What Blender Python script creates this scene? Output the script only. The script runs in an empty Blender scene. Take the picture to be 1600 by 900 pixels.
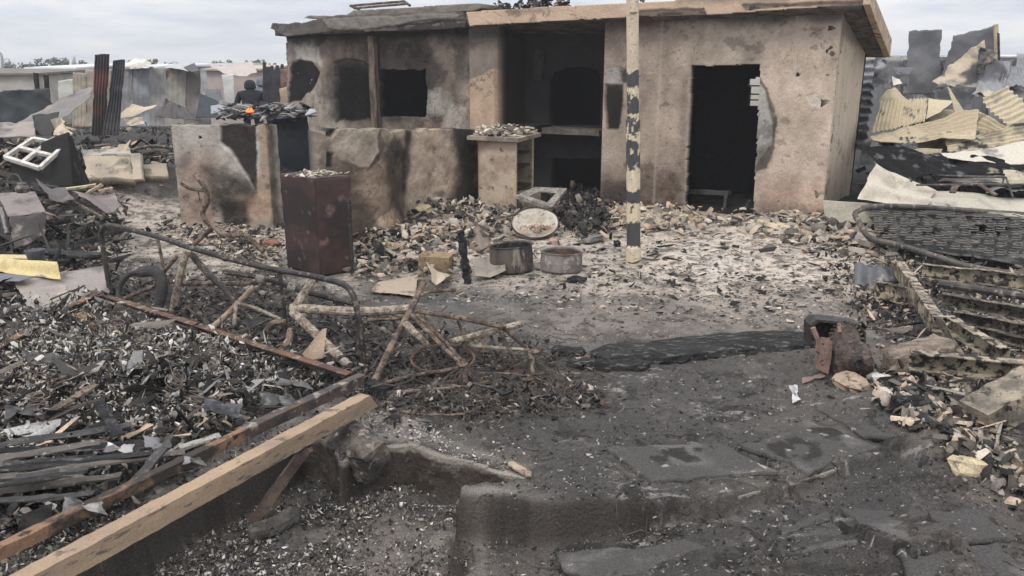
import bpy, math, random
import numpy as np
from mathutils import Vector, Matrix
random.seed(7); RNG = np.random.default_rng(7)
# ------------------------------------------------------------------ camera, world, sun, exposure
SC = bpy.context.scene; C = SC.collection
F = 1256.0; H = 2.05; PITCH = math.atan(342/F)
cp, sp = math.cos(PITCH), math.sin(PITCH)
cam = bpy.data.cameras.new('camera'); camo = bpy.data.objects.new('camera', cam); C.objects.link(camo)
camo.location = (0,0,H); camo.rotation_euler = (math.pi/2-PITCH,0,0)
cam.sensor_width = 36; cam.lens = F/1600*36; cam.clip_start = .05; cam.clip_end = 6000
SC.camera = camo
SUN_EL, SUN_AZ = math.radians(52), math.radians(215)      # high, behind the camera to the left, veiled by cloud
W = bpy.data.worlds.new('World'); SC.world = W; W.use_nodes = True
nt = W.node_tree; nt.nodes.clear(); N = nt.nodes.new; L = nt.links.new
out = N('ShaderNodeOutputWorld'); bg = N('ShaderNodeBackground'); bg.inputs[1].default_value = .1; L(bg.outputs[0], out.inputs[0])
sky = N('ShaderNodeTexSky'); sky.sky_type = 'NISHITA'; sky.sun_disc = False; sky.sun_elevation = SUN_EL; sky.sun_rotation = SUN_AZ
tc = N('ShaderNodeTexCoord'); sep = N('ShaderNodeSeparateXYZ'); L(tc.outputs['Generated'], sep.inputs[0])
def mth(op, a, b=None, c=None):
    n = N('ShaderNodeMath'); n.operation = op
    for i, x in enumerate((a,b,c)):
        if x is None: continue
        if isinstance(x,(int,float)): n.inputs[i].default_value = x
        else: L(x, n.inputs[i])
    return n.outputs[0]
zz = mth('MAXIMUM', sep.outputs[2], 0.0)
zd = mth('ADD', zz, .12)
cb = N('ShaderNodeCombineXYZ'); L(mth('DIVIDE', sep.outputs[0], zd), cb.inputs[0]); L(mth('DIVIDE', sep.outputs[1], zd), cb.inputs[1])
cn = N('ShaderNodeTexNoise'); cn.inputs['Scale'].default_value = .85; cn.inputs['Detail'].default_value = 7; cn.inputs['Roughness'].default_value = .55; L(cb.outputs[0], cn.inputs['Vector'])
mr = N('ShaderNodeMapRange'); mr.inputs[1].default_value = .38; mr.inputs[2].default_value = .60; L(cn.outputs[0], mr.inputs[0])
cloud = N('ShaderNodeMix'); cloud.data_type = 'RGBA'; L(mr.outputs[0], cloud.inputs[0])
cloud.inputs[6].default_value = (.68,.73,.84,1); cloud.inputs[7].default_value = (1.0,1.0,1.02,1)
grad = mth('MULTIPLY_ADD', mth('POWER', zz, .9), 12.0, 7.3)       # an overcast dome is about three times brighter overhead
vm = N('ShaderNodeVectorMath'); vm.operation = 'SCALE'; L(cloud.outputs[2], vm.inputs[0]); L(grad, vm.inputs[3])
mx = N('ShaderNodeMix'); mx.data_type = 'RGBA'; mx.inputs[0].default_value = .95; L(sky.outputs[0], mx.inputs[6]); L(vm.outputs[0], mx.inputs[7])
L(mx.outputs[2], bg.inputs[0])
sl = bpy.data.lights.new('sun','SUN'); sl.energy = 1.5; sl.angle = math.radians(16); sl.color = (1,.95,.88)
so = bpy.data.objects.new('sun', sl); C.objects.link(so)
sd = Vector((math.sin(SUN_AZ)*math.cos(SUN_EL), math.cos(SUN_AZ)*math.cos(SUN_EL), math.sin(SUN_EL)))
so.rotation_euler = (-sd).to_track_quat('-Z','Y').to_euler()
SC.view_settings.view_transform = 'Standard'; SC.view_settings.look = 'None'; SC.view_settings.exposure = 0.22; SC.view_settings.gamma = 1

# ------------------------------------------------------------------ maths
def ray(u, v):
    a, b = (u-800)/F, (450-v)/F
    return Vector((a, cp+sp*b, -sp+cp*b))
def G(u, v, z=0.0):                      # the point at height z
    r = ray(u,v); t = (z-H)/r.z
    return Vector((0,0,H))+r*t
def A(u, v, Y):                          # the point at distance Y
    r = ray(u,v); return Vector((0,0,H))+r*(Y/r.y)
def proj(x, y, z):
    zc = z-H; d = y*cp - zc*sp; d = np.maximum(d,.05)
    return 800+F*x/d, 450-F*(y*sp+zc*cp)/d
def _h(ix,iy,iz,s):
    h = (ix.astype(np.int64)*374761393 + iy.astype(np.int64)*668265263 + iz.astype(np.int64)*2147483647 + s*974634777) & 0xffffffff
    h = ((h ^ (h>>13))*1274126177) & 0xffffffff
    return ((h ^ (h>>16)) & 0xffffff)/float(0xffffff)
def vnoise(x,y,z,s=0):
    x,y,z = np.broadcast_arrays(np.asarray(x,float),np.asarray(y,float),np.asarray(z,float))
    xi,yi,zi = np.floor(x),np.floor(y),np.floor(z); fx,fy,fz = x-xi,y-yi,z-zi
    fx,fy,fz = [f*f*(3-2*f) for f in (fx,fy,fz)]
    r = 0
    for a in (0,1):
        for b in (0,1):
            for c in (0,1):
                w = (fx if a else 1-fx)*(fy if b else 1-fy)*(fz if c else 1-fz)
                r = r + w*_h(xi+a,yi+b,zi+c,s)
    return r
def fbm(x,y,z=0.0,f=1.0,o=4,s=0,g=.5):
    r=0; a=1; t=0
    for i in range(o):
        r = r + a*vnoise(np.asarray(x)*f+i*17.3,np.asarray(y)*f+i*5.1,np.asarray(z)*f+i*9.7,s+i); t+=a; a*=g; f*=2.03
    return r/t
def ss(a,b,x):
    t = np.clip((x-a)/(b-a),0,1); return t*t*(3-2*t)
def sdf(px,py,poly):                     # negative inside
    px=np.asarray(px,float); py=np.asarray(py,float)
    d=np.full(px.shape,1e9); ins=np.zeros(px.shape,bool); n=len(poly)
    for i in range(n):
        x1,y1=poly[i]; x2,y2=poly[(i+1)%n]; ex,ey=x2-x1,y2-y1; L2=ex*ex+ey*ey+1e-9
        t=np.clip(((px-x1)*ex+(py-y1)*ey)/L2,0,1)
        d=np.minimum(d,np.hypot(px-x1-t*ex,py-y1-t*ey))
        if y1!=y2:
            c=((y1>py)!=(y2>py))&(px<ex*(py-y1)/(y2-y1)+x1); ins^=c
    return np.where(ins,-d,d)
def gp(poly): return [tuple(G(u,v)[:2]) for u,v in poly]

# ------------------------------------------------------------------ materials
MATS = {}
def new_mat(name):
    m = bpy.data.materials.new(name); m.use_nodes = True; t = m.node_tree; t.nodes.clear()
    o = t.nodes.new('ShaderNodeOutputMaterial'); b = t.nodes.new('ShaderNodeBsdfPrincipled'); t.links.new(b.outputs[0], o.inputs[0])
    return m, t, b
def detail(t, b, colsock, rough, metal, bump, bs, contrast=.45, fine=90):
    n=t.nodes.new; l=t.links.new
    tc=n('ShaderNodeTexCoord')
    f=n('ShaderNodeTexNoise'); f.inputs['Scale'].default_value=fine; f.inputs['Detail'].default_value=5; f.inputs['Roughness'].default_value=.65; l(tc.outputs['Object'],f.inputs['Vector'])
    m=n('ShaderNodeMapRange'); m.inputs[1].default_value=.3; m.inputs[2].default_value=.7; m.inputs[3].default_value=1-contrast; m.inputs[4].default_value=1+contrast; l(f.outputs[0],m.inputs[0])
    v=n('ShaderNodeVectorMath'); v.operation='SCALE'; l(colsock,v.inputs[0]); l(m.outputs[0],v.inputs[3]); l(v.outputs[0],b.inputs['Base Color'])
    b.inputs['Metallic'].default_value=metal; b.inputs['Roughness'].default_value=rough
    b.inputs['Specular IOR Level'].default_value=.10 if rough>.7 else .4
    g=n('ShaderNodeTexNoise'); g.inputs['Scale'].default_value=bs; g.inputs['Detail'].default_value=8; g.inputs['Roughness'].default_value=.6; l(tc.outputs['Object'],g.inputs['Vector'])
    bu=n('ShaderNodeBump'); bu.inputs['Strength'].default_value=bump; bu.inputs['Distance'].default_value=.02; l(g.outputs[0],bu.inputs['Height']); l(bu.outputs[0],b.inputs['Normal'])
def vmat(name, rough=.9, metal=0, bump=.5, bs=25, contrast=.3, fine=90):     # colour comes from the mesh
    if name in MATS: return MATS[name]
    m,t,b = new_mat(name); a=t.nodes.new('ShaderNodeVertexColor'); a.layer_name='Col'
    detail(t,b,a.outputs[0],rough,metal,bump,bs,contrast,fine); MATS[name]=m; return m
def mat(name, c1, c2, scale=6, lo=.42, hi=.58, c3=None, rough=.8, metal=0, bump=.4, bs=40, contrast=.3, fine=120, stretch=None, c3t=(.56,.62)):
    if name in MATS: return MATS[name]
    m,t,b = new_mat(name); n=t.nodes.new; l=t.links.new
    tc=n('ShaderNodeTexCoord'); src=tc.outputs['Object']
    if stretch:
        mp=n('ShaderNodeMapping'); mp.inputs['Scale'].default_value=stretch; l(src,mp.inputs[0]); src=mp.outputs[0]
    a=n('ShaderNodeTexNoise'); a.inputs['Scale'].default_value=scale; a.inputs['Detail'].default_value=7; a.inputs['Roughness'].default_value=.6; l(src,a.inputs['Vector'])
    r=n('ShaderNodeMapRange'); r.inputs[1].default_value=lo; r.inputs[2].default_value=hi; l(a.outputs[0],r.inputs[0])
    x=n('ShaderNodeMix'); x.data_type='RGBA'; x.inputs[6].default_value=(*c1,1); x.inputs[7].default_value=(*c2,1); l(r.outputs[0],x.inputs[0]); o=x.outputs[2]
    if c3:
        a2=n('ShaderNodeTexNoise'); a2.inputs['Scale'].default_value=scale*2.7; a2.inputs['Detail'].default_value=6; a2.inputs['Roughness'].default_value=.65; l(src,a2.inputs['Vector'])
        r2=n('ShaderNodeMapRange'); r2.inputs[1].default_value=c3t[0]; r2.inputs[2].default_value=c3t[1]; l(a2.outputs[0],r2.inputs[0])
        x2=n('ShaderNodeMix'); x2.data_type='RGBA'; l(o,x2.inputs[6]); x2.inputs[7].default_value=(*c3,1); l(r2.outputs[0],x2.inputs[0]); o=x2.outputs[2]
    detail(t,b,o,rough,metal,bump,bs,contrast,fine); MATS[name]=m; return m
def emit(name, c, s):
    m,t,b=new_mat(name); b.inputs['Base Color'].default_value=(*c,1); b.inputs['Emission Color'].default_value=(*c,1); b.inputs['Emission Strength'].default_value=s; return m
WALL = vmat('plaster', .92, 0, .55, 30, .22, 70)
GRND = vmat('burnt_ground', .95, 0, .9, 45, .45, 110)
BITS = vmat('debris', .9, 0, .3, 60, .3, 90)
SHEET = vmat('sheet_metal', .62, .15, .25, 18, .18, 40)
CHAR = mat('charcoal',(.012,.012,.013),(.03,.029,.03),9,c3=(.07,.068,.068),rough=.75,bump=.9,bs=25)
SOOT = mat('sooty_metal',(.022,.02,.02),(.05,.043,.04),12,c3=(.10,.085,.075),rough=.55,metal=.3)
RUST = mat('rusty_steel',(.075,.05,.038),(.14,.09,.062),10,c3=(.035,.03,.028),rough=.8,metal=.1)
BURNT = mat('burnt_steel',(.07,.052,.043),(.20,.15,.115),14,c3=(.03,.027,.025),rough=.8,metal=.1)
PALE = mat('scaled_paint_steel',(.36,.31,.25),(.17,.13,.10),22,c3=(.06,.05,.045),rough=.8)
WHITE = mat('old_white_paint',(.55,.52,.47),(.38,.35,.31),8,rough=.7)
CREAM = mat('cream_paint',(.50,.42,.28),(.38,.30,.19),5,c3=(.18,.15,.10),rough=.7)
TIMBER = mat('timber',(.42,.30,.19),(.28,.20,.125),4,c3=(.12,.09,.07),rough=.8,stretch=(1,1,6))
TANPL = mat('tan_plaster',(.36,.28,.21),(.26,.20,.155),7,c3=(.10,.08,.065),rough=.95,bs=30,bump=.6)
REDM = mat('maroon_enamel',(.085,.022,.022),(.055,.017,.018),7,c3=(.028,.015,.015),rough=.5,metal=.1,bs=60,bump=.3)
BLACKR = mat('black_rubber',(.02,.02,.02),(.04,.038,.036),9,rough=.7)
ASHY = mat('ash_grey',(.30,.28,.25),(.16,.145,.13),12,c3=(.05,.045,.04),rough=.95)

# ------------------------------------------------------------------ mesh building
def mesh_obj(name, V, Fc, material, parent=None, cols=None, smooth=False):
    V = np.asarray(V,float).reshape(-1,3)
    off = Vector((0,0,0))
    if parent is not None:
        off = Vector(parent.get('_w',(0,0,0)))
    else:
        off = Vector(((V[:,0].min()+V[:,0].max())/2,(V[:,1].min()+V[:,1].max())/2,V[:,2].min()))
    me = bpy.data.meshes.new(name)
    Vl = V-np.array(off)
    if isinstance(Fc, np.ndarray):
        n=len(Fc); k=Fc.shape[1]
        me.vertices.add(len(Vl)); me.vertices.foreach_set('co',Vl.astype(np.float32).ravel())
        me.loops.add(n*k); me.loops.foreach_set('vertex_index',Fc.astype(np.int32).ravel())
        me.polygons.add(n); me.polygons.foreach_set('loop_start',np.arange(0,n*k,k,dtype=np.int32))
        me.polygons.foreach_set('loop_total',np.full(n,k,dtype=np.int32)); me.update(calc_edges=True)
    else:
        me.from_pydata(Vl.tolist(),[],[list(map(int,f)) for f in Fc]); me.update()
    if cols is not None:
        ca = me.color_attributes.new('Col','FLOAT_COLOR','POINT')
        cc = np.ones((len(Vl),4),np.float32); cc[:,:3]=np.clip(cols,0,1); ca.data.foreach_set('color',cc.ravel())
    if smooth: me.polygons.foreach_set('use_smooth',np.ones(len(me.polygons),bool))
    me.materials.append(material)
    o = bpy.data.objects.new(name, me); C.objects.link(o)
    if parent is None: o.location = off
    else:
        o.parent = parent
    o['_w'] = tuple(off) 
    return o
def tag(o, label, cat, group=None, kind=None):
    if label: o['label']=label
    if cat: o['category']=cat
    if group: o['group']=group
    if kind: o['kind']=kind
    return o
def thing(name, label, cat, loc, group=None):
    o = bpy.data.objects.new(name,None); C.objects.link(o); o.location=loc; o['_w']=tuple(loc); o.empty_display_size=.2
    return tag(o,label,cat,group)
class MB:
    def __init__(s): s.v=[]; s.f=[]; s.c=[]
    def add(s,V,Fc,col=None):
        b=len(s.v); s.v += [tuple(x) for x in V]; s.f += [[i+b for i in f] for f in Fc]
        s.c += [col if col is not None else (.2,.2,.2)]*len(V)
    def tube(s,P,r,n=8,caps=True,wob=0.0,col=None):
        P=[Vector(p) for p in P]; R = r if isinstance(r,(list,tuple)) else [r]*len(P)
        V=[]; prev=None
        for i,p in enumerate(P):
            d=(P[min(i+1,len(P)-1)]-P[max(i-1,0)]); d.normalize()
            up = prev if prev is not None else (Vector((0,0,1)) if abs(d.z)<.9 else Vector((1,0,0)))
            a=d.cross(up); 
            if a.length<1e-5: a=d.cross(Vector((.3,1,.2)))
            a.normalize(); b=a.cross(d); prev=b
            for k in range(n):
                t=2*math.pi*k/n; rr=R[i]*(1+wob*(random.random()-.5)); V.append(p+a*math.cos(t)*rr+b*math.sin(t)*rr)
        Fc=[]
        for i in range(len(P)-1):
            for k in range(n):
                Fc.append([i*n+k,i*n+(k+1)%n,(i+1)*n+(k+1)%n,(i+1)*n+k])
        if caps: Fc.append(list(range(n))[::-1]); Fc.append([(len(P)-1)*n+k for k in range(n)])
        s.add(V,Fc,col); return s
    def beam(s,p,q,w,h,up=Vector((0,0,1)),seg=1,wob=0.0,taper=1.0,ends=0.0,col=None):      # rectangular bar, centre line p-q
        p=Vector(p); q=Vector(q); d=(q-p).normalized(); a=d.cross(Vector(up)).normalized(); b=a.cross(d)
        V=[]
        for i in range(seg+1):
            t=i/seg; c=p.lerp(q,t); k=1+(taper-1)*t
            j=[(Vector((random.uniform(-1,1),random.uniform(-1,1),random.uniform(-1,1)))*wob) for _ in range(4)]
            e = d*random.uniform(-ends,ends) if i in (0,seg) else Vector((0,0,0))
            for m,(x,y) in enumerate(((-1,-1),(1,-1),(1,1),(-1,1))): V.append(c+a*x*w/2*k+b*y*h/2*k+j[m]+e*random.random())
        Fc=[[3,2,1,0],[seg*4,seg*4+1,seg*4+2,seg*4+3]]
        for i in range(seg):
            for k in range(4): Fc.append([i*4+k,i*4+(k+1)%4,(i+1)*4+(k+1)%4,(i+1)*4+k])
        s.add(V,Fc,col); return s
    def lathe(s,c,prof,n=28,ax=Vector((0,0,1)),wob=0.0,col=None,arc=2*math.pi):
        c=Vector(c); ax=Vector(ax).normalized(); a=ax.orthogonal().normalized(); b=ax.cross(a); V=[];Fc=[]
        wv=[1+wob*math.sin(k*2*math.pi/n*2+1)+wob*.6*math.sin(k*2*math.pi/n*3) for k in range(n)]
        for r,z in prof:
            for k in range(n):
                t=arc*k/n; V.append(c+ax*z+(a*math.cos(t)+b*math.sin(t))*r*wv[k])
        for i in range(len(prof)-1):
            for k in range(n if arc>6.2 else n-1): Fc.append([i*n+k,i*n+(k+1)%n,(i+1)*n+(k+1)%n,(i+1)*n+k])
        s.add(V,Fc,col); return s
    def rock(s,c,sz,seed=None,flat=.6,col=None,rot=None):
        rr=random.Random(seed if seed is not None else random.random())
        n1,n2=5,7; V=[]; rz=rr.uniform(0,6.3); ph=rr.uniform(0,9)
        M=Matrix.Rotation(rz,3,'Z')@Matrix.Rotation(rr.uniform(-.4,.4),3,'X')
        ex=[sz*rr.uniform(.75,1.25),sz*rr.uniform(.55,1.0),sz*flat*rr.uniform(.7,1.2)]
        for i in range(n1+1):
            th=math.pi*i/n1
            for k in range(n2):
                p=2*math.pi*k/n2+ (i%2)*.4
                q=Vector((math.sin(th)*math.cos(p),math.sin(th)*math.sin(p),math.cos(th)))
                q=Vector([math.copysign(abs(x)**.6,x) for x in q])*(rr.uniform(.82,1.12))
                V.append(Vector(c)+M@Vector((q.x*ex[0],q.y*ex[1],q.z*ex[2])))
        Fc=[]
        for i in range(n1):
            for k in range(n2): Fc.append([i*n2+k,(i+1)*n2+k,(i+1)*n2+(k+1)%n2,i*n2+(k+1)%n2])
        s.add(V,Fc,col); return s
    def build(s,name,material,parent=None,smooth=False,cols=False):
        return mesh_obj(name,s.v,s.f,material,parent,np.array(s.c) if cols else None,smooth)
def spline(P,n=6):
    P=[Vector(p) for p in P]; Q=[P[0]*2-P[1]]+P+[P[-1]*2-P[-2]]; o=[]
    for i in range(1,len(Q)-2):
        for k in range(n):
            t=k/n; a,b,c,d=Q[i-1],Q[i],Q[i+1],Q[i+2]
            o.append(.5*((2*b)+(-a+c)*t+(2*a-5*b+4*c-d)*t*t+(-a+3*b-3*c+d)*t**3))
    o.append(P[-1]); return o
def grid_solid(P, Nn, th, keep):
    """front grid P (ns,nz,3), normals Nn, thickness th, keep mask on cells -> verts, quads"""
    ns,nz=P.shape[:2]; front=P.reshape(-1,3); back=(P-Nn*th).reshape(-1,3); V=np.vstack([front,back]); nv=ns*nz
    idx=np.arange(nv).reshape(ns,nz); a=idx[:-1,:-1]; b=idx[1:,:-1]; c=idx[1:,1:]; d=idx[:-1,1:]
    k=keep; q=[np.stack([a[k],b[k],c[k],d[k]],1), np.stack([d[k],c[k],b[k],a[k]],1)+nv]
    kp=np.zeros((k.shape[0]+2,k.shape[1]+2),bool); kp[1:-1,1:-1]=k
    for (sx,sy,e1,e2) in ((0,1,a,d),(2,1,c,b),(1,0,b,a),(1,2,d,c)):
        m=k&~kp[sx:sx+k.shape[0],sy:sy+k.shape[1]]
        q.append(np.stack([e1[m],e2[m],e2[m]+nv,e1[m]+nv],1))
    Q=np.vstack(q); used=np.zeros(2*nv,bool); used[Q.ravel()]=True; re=np.cumsum(used)-1
    return V[used],re[Q],used
def layers(u,v,base,LY,x,y,z,seed=0):
    """colour and relief from a list of stains, peels and dark holes: (polygon in photo pixels, colour, softness, opacity, ragged, relief)"""
    col=np.empty(u.shape+(3,)); col[...]=base; dep=np.zeros(u.shape)
    wu=(fbm(x,y,z,2.2,5,seed+31,.6)-.5); 
    for i,(poly,c,soft,op,rag,rel) in enumerate(LY):
        w=(fbm(x+i*3.1,y,z,2.6,5,seed+40+i,.62)-.5)*2*rag
        d=sdf(u,v,poly)+w
        m=ss(soft,-soft,d)*op if soft>0 else (d<0)*op
        col=col*(1-m[...,None])+np.array(c)*m[...,None]; dep=dep+rel*ss(1.5,-1.5,d)
    # hairline cracks, chipped spots and soot grain common to all the burnt plaster
    q=fbm(x*1.3,y*1.3,z,1.6,5,seed+61,.6); cr=np.exp(-((q-.5)/.0035)**2)*ss(.5,.62,fbm(x,y,z,.9,3,seed+62)); col=col*(1-.7*cr[...,None]); dep=dep-.006*cr
    ch=ss(.70,.73,fbm(x,y,z,4.5,5,seed+63,.7)); gr=(ss(.60,.66,fbm(x,y,z,3.3,6,seed+64,.72))*.38)[...,None]; lt=(ss(.63,.69,fbm(x,y,z,5.5,6,seed+65,.72))*.30)[...,None]
    col=col*(1-gr); col=col*(1-lt)+np.array([.42,.37,.31])*lt*np.clip(col.mean(-1,keepdims=True)/.2,0,1)+col*lt*(1-np.clip(col.mean(-1,keepdims=True)/.2,0,1)); col=col*(1-.35*ch[...,None]); dep=dep-.006*ch
    return col,dep
def wall(name, path, z0, ztop, th, cell, paint, keepfn=None, parent=None, material=WALL, bumpy=.006, rag=0.0, seed=0, back=None):
    """path: 2-D points left to right as seen by the camera; front face on the camera side"""
    P=[Vector(p[:2]) for p in path]; seg=[(P[i+1]-P[i]).length for i in range(len(P)-1)]; Lt=sum(seg)
    ns=max(2,int(Lt/cell)+1); s=np.linspace(0,Lt,ns); cum=np.concatenate([[0],np.cumsum(seg)])
    xs=np.interp(s,cum,[p.x for p in P]); ys=np.interp(s,cum,[p.y for p in P])
    tx=np.gradient(xs); ty=np.gradient(ys)
    if len(P)>2:
        k=max(3,int(.06/cell)); ker=np.ones(k)/k
        tx=np.convolve(np.pad(tx,k,'edge'),ker,'same')[k:-k]; ty=np.convolve(np.pad(ty,k,'edge'),ker,'same')[k:-k]
    ln=np.hypot(tx,ty); nx,ny=ty/ln,-tx/ln
    zt=np.array([ztop(a) if callable(ztop) else ztop for a in s/Lt]); zmax=zt.max(); nz=max(2,int((zmax-z0)/cell)+1); zz=np.linspace(z0,zmax,nz)
    X=np.repeat(xs[:,None],nz,1); Y=np.repeat(ys[:,None],nz,1); Z=np.repeat(zz[None],ns,0)
    u,v=proj(X,Y,Z); col,dep=paint(u,v,X,Y,Z)
    dep=dep+(fbm(X,Y,Z,7,4,seed+3)-.5)*bumpy*2
    Nn=np.zeros((ns,nz,3)); Nn[...,0]=nx[:,None]; Nn[...,1]=ny[:,None]
    Pp=np.stack([X,Y,Z],-1)+Nn*dep[...,None]
    ztg=zt[:,None]-rag*fbm(X,Y,0,5,4,seed+9)
    kv=(Z<=ztg)
    if keepfn is not None: kv&=keepfn(u,v,X,Y,Z)
    k=kv[:-1,:-1]&kv[1:,:-1]&kv[1:,1:]&kv[:-1,1:]
    V,Q,used=grid_solid(Pp,Nn,th,k)
    cf=col.reshape(-1,3); cc=np.vstack([cf,cf*.8 if back is None else np.ones_like(cf)*back])[used]
    return mesh_obj(name,V,Q,material,parent,cc)
def sheet(name, corners, parent=None, nx=60, ny=24, waves=0, amp=.018, axis=0, crumple=.03, cf=2.0, base=(.3,.3,.3), stains=(), seed=0, rag=.02, material=SHEET, th=.004, fold=0.0, holes=0.0):
    """corners: TL, TR, BR, BL world points. a bent, corrugated metal sheet"""
    TL,TR,BR,BL=[np.array(c) for c in corners]
    a=np.linspace(0,1,nx)[:,None,None]; b=np.linspace(0,1,ny)[None,:,None]
    P=(TL*(1-a)+TR*a)*(1-b)+(BL*(1-a)+BR*a)*b
    n=np.cross(TR-TL,BL-TL)+np.cross(TR-BR,TR-BL)*0; n=n/(np.linalg.norm(n)+1e-9)
    if np.dot(n,P.mean((0,1))-np.array([0,0,H]))>0: n=-n
    aa=np.broadcast_to(a[...,0],(nx,ny)); bb=np.broadcast_to(b[...,0],(nx,ny)); X,Y,Z=P[...,0],P[...,1],P[...,2]
    d=(fbm(X,Y,Z,cf,3,seed)-.5)*2*crumple + (fbm(X,Y,Z,cf*3.1,2,seed+5)-.5)*crumple*.5 + fold*np.abs(aa-.5)*2
    if waves: d=d+amp*np.sin(2*math.pi*waves*(aa if axis==0 else bb))
    e=np.minimum(np.minimum(aa,1-aa)*np.linalg.norm(TR-TL),np.minimum(bb,1-bb)*np.linalg.norm(BL-TL))
    edge=np.exp(-(e/.05)**2)[...,None]
    cen=(P.mean((0,1))-P); cen=cen/(np.linalg.norm(cen,axis=-1,keepdims=True)+1e-6)
    P=P+n*d[...,None]+cen*edge*rag*2*(fbm(X,Y,Z,9,4,seed+8)[...,None]-.2)
    col=np.empty((nx,ny,3)); col[...]=base
    for i,(c,f,lo,hi) in enumerate(stains):
        m=ss(lo,hi,fbm(X,Y,Z,f,5,seed+20+i,.6))[...,None]; col=col*(1-m)+np.array(c)*m
    k=np.ones((nx-1,ny-1),bool)
    if holes>0: k&=(fbm(X,Y,Z,4,4,seed+77)[:-1,:-1]<1-holes)
    Nn=np.empty_like(P); Nn[...]=n
    V,Q,used=grid_solid(P,Nn,th,k); cf_=col.reshape(-1,3)
    return mesh_obj(name,V,Q,material,parent,np.vstack([cf_,cf_])[used],smooth=False)
# ------------------------------------------------------------------ the ground, one sheet to the horizon
C0 = G(1283,352,0); k_l = .66
CL = A(447,352,C0.y/k_l); CL.z=0
fd = (Vector((C0.x,C0.y,0))-Vector((CL.x,CL.y,0))).normalized()          # along the front, left to right
nf = Vector((fd.y,-fd.x,0))                                             # out of the front, toward the yard
def FP(u,v,off=0.0):
    r=ray(u,v); q=Vector((C0.x,C0.y,0))+nf*off; t=((q-Vector((0,0,H))).dot(nf))/r.dot(nf); return Vector((0,0,H))+r*t
LOW = gp([(-500,1130),(40,905),(250,800),(430,705),(468,672),(515,688),(530,722),(560,700),(640,692),(700,712),(822,744),(765,750),(712,758),(712,1200),(-500,1200)])
STEP = gp([(710,780),(850,790),(1000,792),(1140,776),(1255,746),(1400,700),(1560,740),(2300,900),(2300,1300),(710,1300)])
BUMPS = [(G(620,345),1.0,.5,.16),(G(700,335),.9,.45,.14),(G(560,375),.6,.4,.1),(G(890,330),.7,.5,.12),(G(1010,345),.8,.3,.07),(G(1230,358),.7,.3,.1),
         (G(200,560),1.6,.75,.12),(G(60,640),1.2,.6,.1),(G(60,520),1.2,.6,.14),(G(1455,650),.45,.28,.12),(G(1540,700),.4,.3,.1),(G(1380,560),.35,.5,.06),
         (G(1500,340),2.4,1.1,.22),(Vector((8.5,13.0,0)),3.2,2.2,.35),(Vector((7.2,11.5,0)),1.3,1.2,.15),
         (Vector((-8.5,13.5,0)),3.6,1.6,.5),(Vector((-4.6,15.2,0)),1.5,1.6,.9),(Vector((-13,17,0)),5,2.5,.8),(Vector((-6.2,18,0)),3.2,1.6,.5),(G(90,330),1.3,.8,.2)]
low_d = lambda x,y: sdf(x,y,LOW)+(fbm(x,y,0,6,3,2)-.5)*.09
step_d = lambda x,y: sdf(x,y,STEP)+(fbm(x,y,0,5,3,4)-.5)*.08
def hz(x,y):
    x=np.asarray(x,float); y=np.asarray(y,float)
    far=ss(60,30,y); h=np.zeros(x.shape)
    for c,rx,ry,a in BUMPS:
        h=h+a*np.exp(-(((x-c.x)/rx)**2+((y-c.y)/ry)**2))
    rough=.25+.75*np.clip(h/.12,0,1)
    near=ss(9,3,y)
    h=h*(.75+.5*fbm(x,y,0,1.7,3,11))
    dl=low_d(x,y); ds=step_d(x,y)
    wl=ss(.018,-.018,dl)
    h=h+(fbm(x,y,0,2.3,4,12)-.5)*.055*(1+rough) + (fbm(x,y,0,13,4,13,.6)-.5)*.030*(rough+.35+wl)+(fbm(x,y,0,30,3,14,.6)-.5)*.022*ss(12,7,y)
    h=h-.27*wl
    u,v=proj(x,y,0*x); fade=ss(1120,820,u)*.15+.055
    fade=ss(1120,820,u)*.13+.085*ss(1500,1300,u); h=h-fade*ss(.022,-.022,ds)
    rg=1-np.abs(2*fbm(x,y,0,3.2,5,15,.6)-1); h=h+(rg-.8)*.05*ss(10,6,y)*(.5+wl)
    # thin slabs lying proud of the dark foreground
    for q,dz in SLABS: h=h+dz*ss(.008,-.008,sdf(x,y,q)+(fbm(x,y,0,8,3,21)-.5)*.05)
    for q,wd,dz in CRACKS: h=h-dz*np.exp(-(seg_d(x,y,q)/wd)**2)
    return h*far
def seg_d(x,y,q):
    d=np.full(np.shape(x),1e9)
    for (x1,y1),(x2,y2) in zip(q[:-1],q[1:]):
        ex,ey=x2-x1,y2-y1; t=np.clip(((x-x1)*ex+(y-y1)*ey)/(ex*ex+ey*ey),0,1); d=np.minimum(d,np.hypot(x-x1-t*ex,y-y1-t*ey))
    return d+(fbm(x,y,0,7,3,33)-.5)*.05
SLABS=[(gp([(1200,830),(1290,800),(1370,850),(1430,900),(1230,880)]),.05),(gp([(1300,790),(1400,800),(1500,870),(1420,900),(1330,840)]),.05),(gp([(1270,640),(1400,620),(1480,690),(1400,705)]),.03),(gp([(840,890),(1100,845),(1500,830),(1560,960),(900,980)]),.045)]
CRACKS=[(gp([(1140,700),(1200,725),(1262,760)]),.02,.05),(gp([(1290,645),(1340,668),(1392,700)]),.018,.05),(gp([(1340,790),(1400,850),(1470,860)]),.018,.03),(gp([(1460,800),(1520,850),(1600,880)]),.018,.03)]
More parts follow.
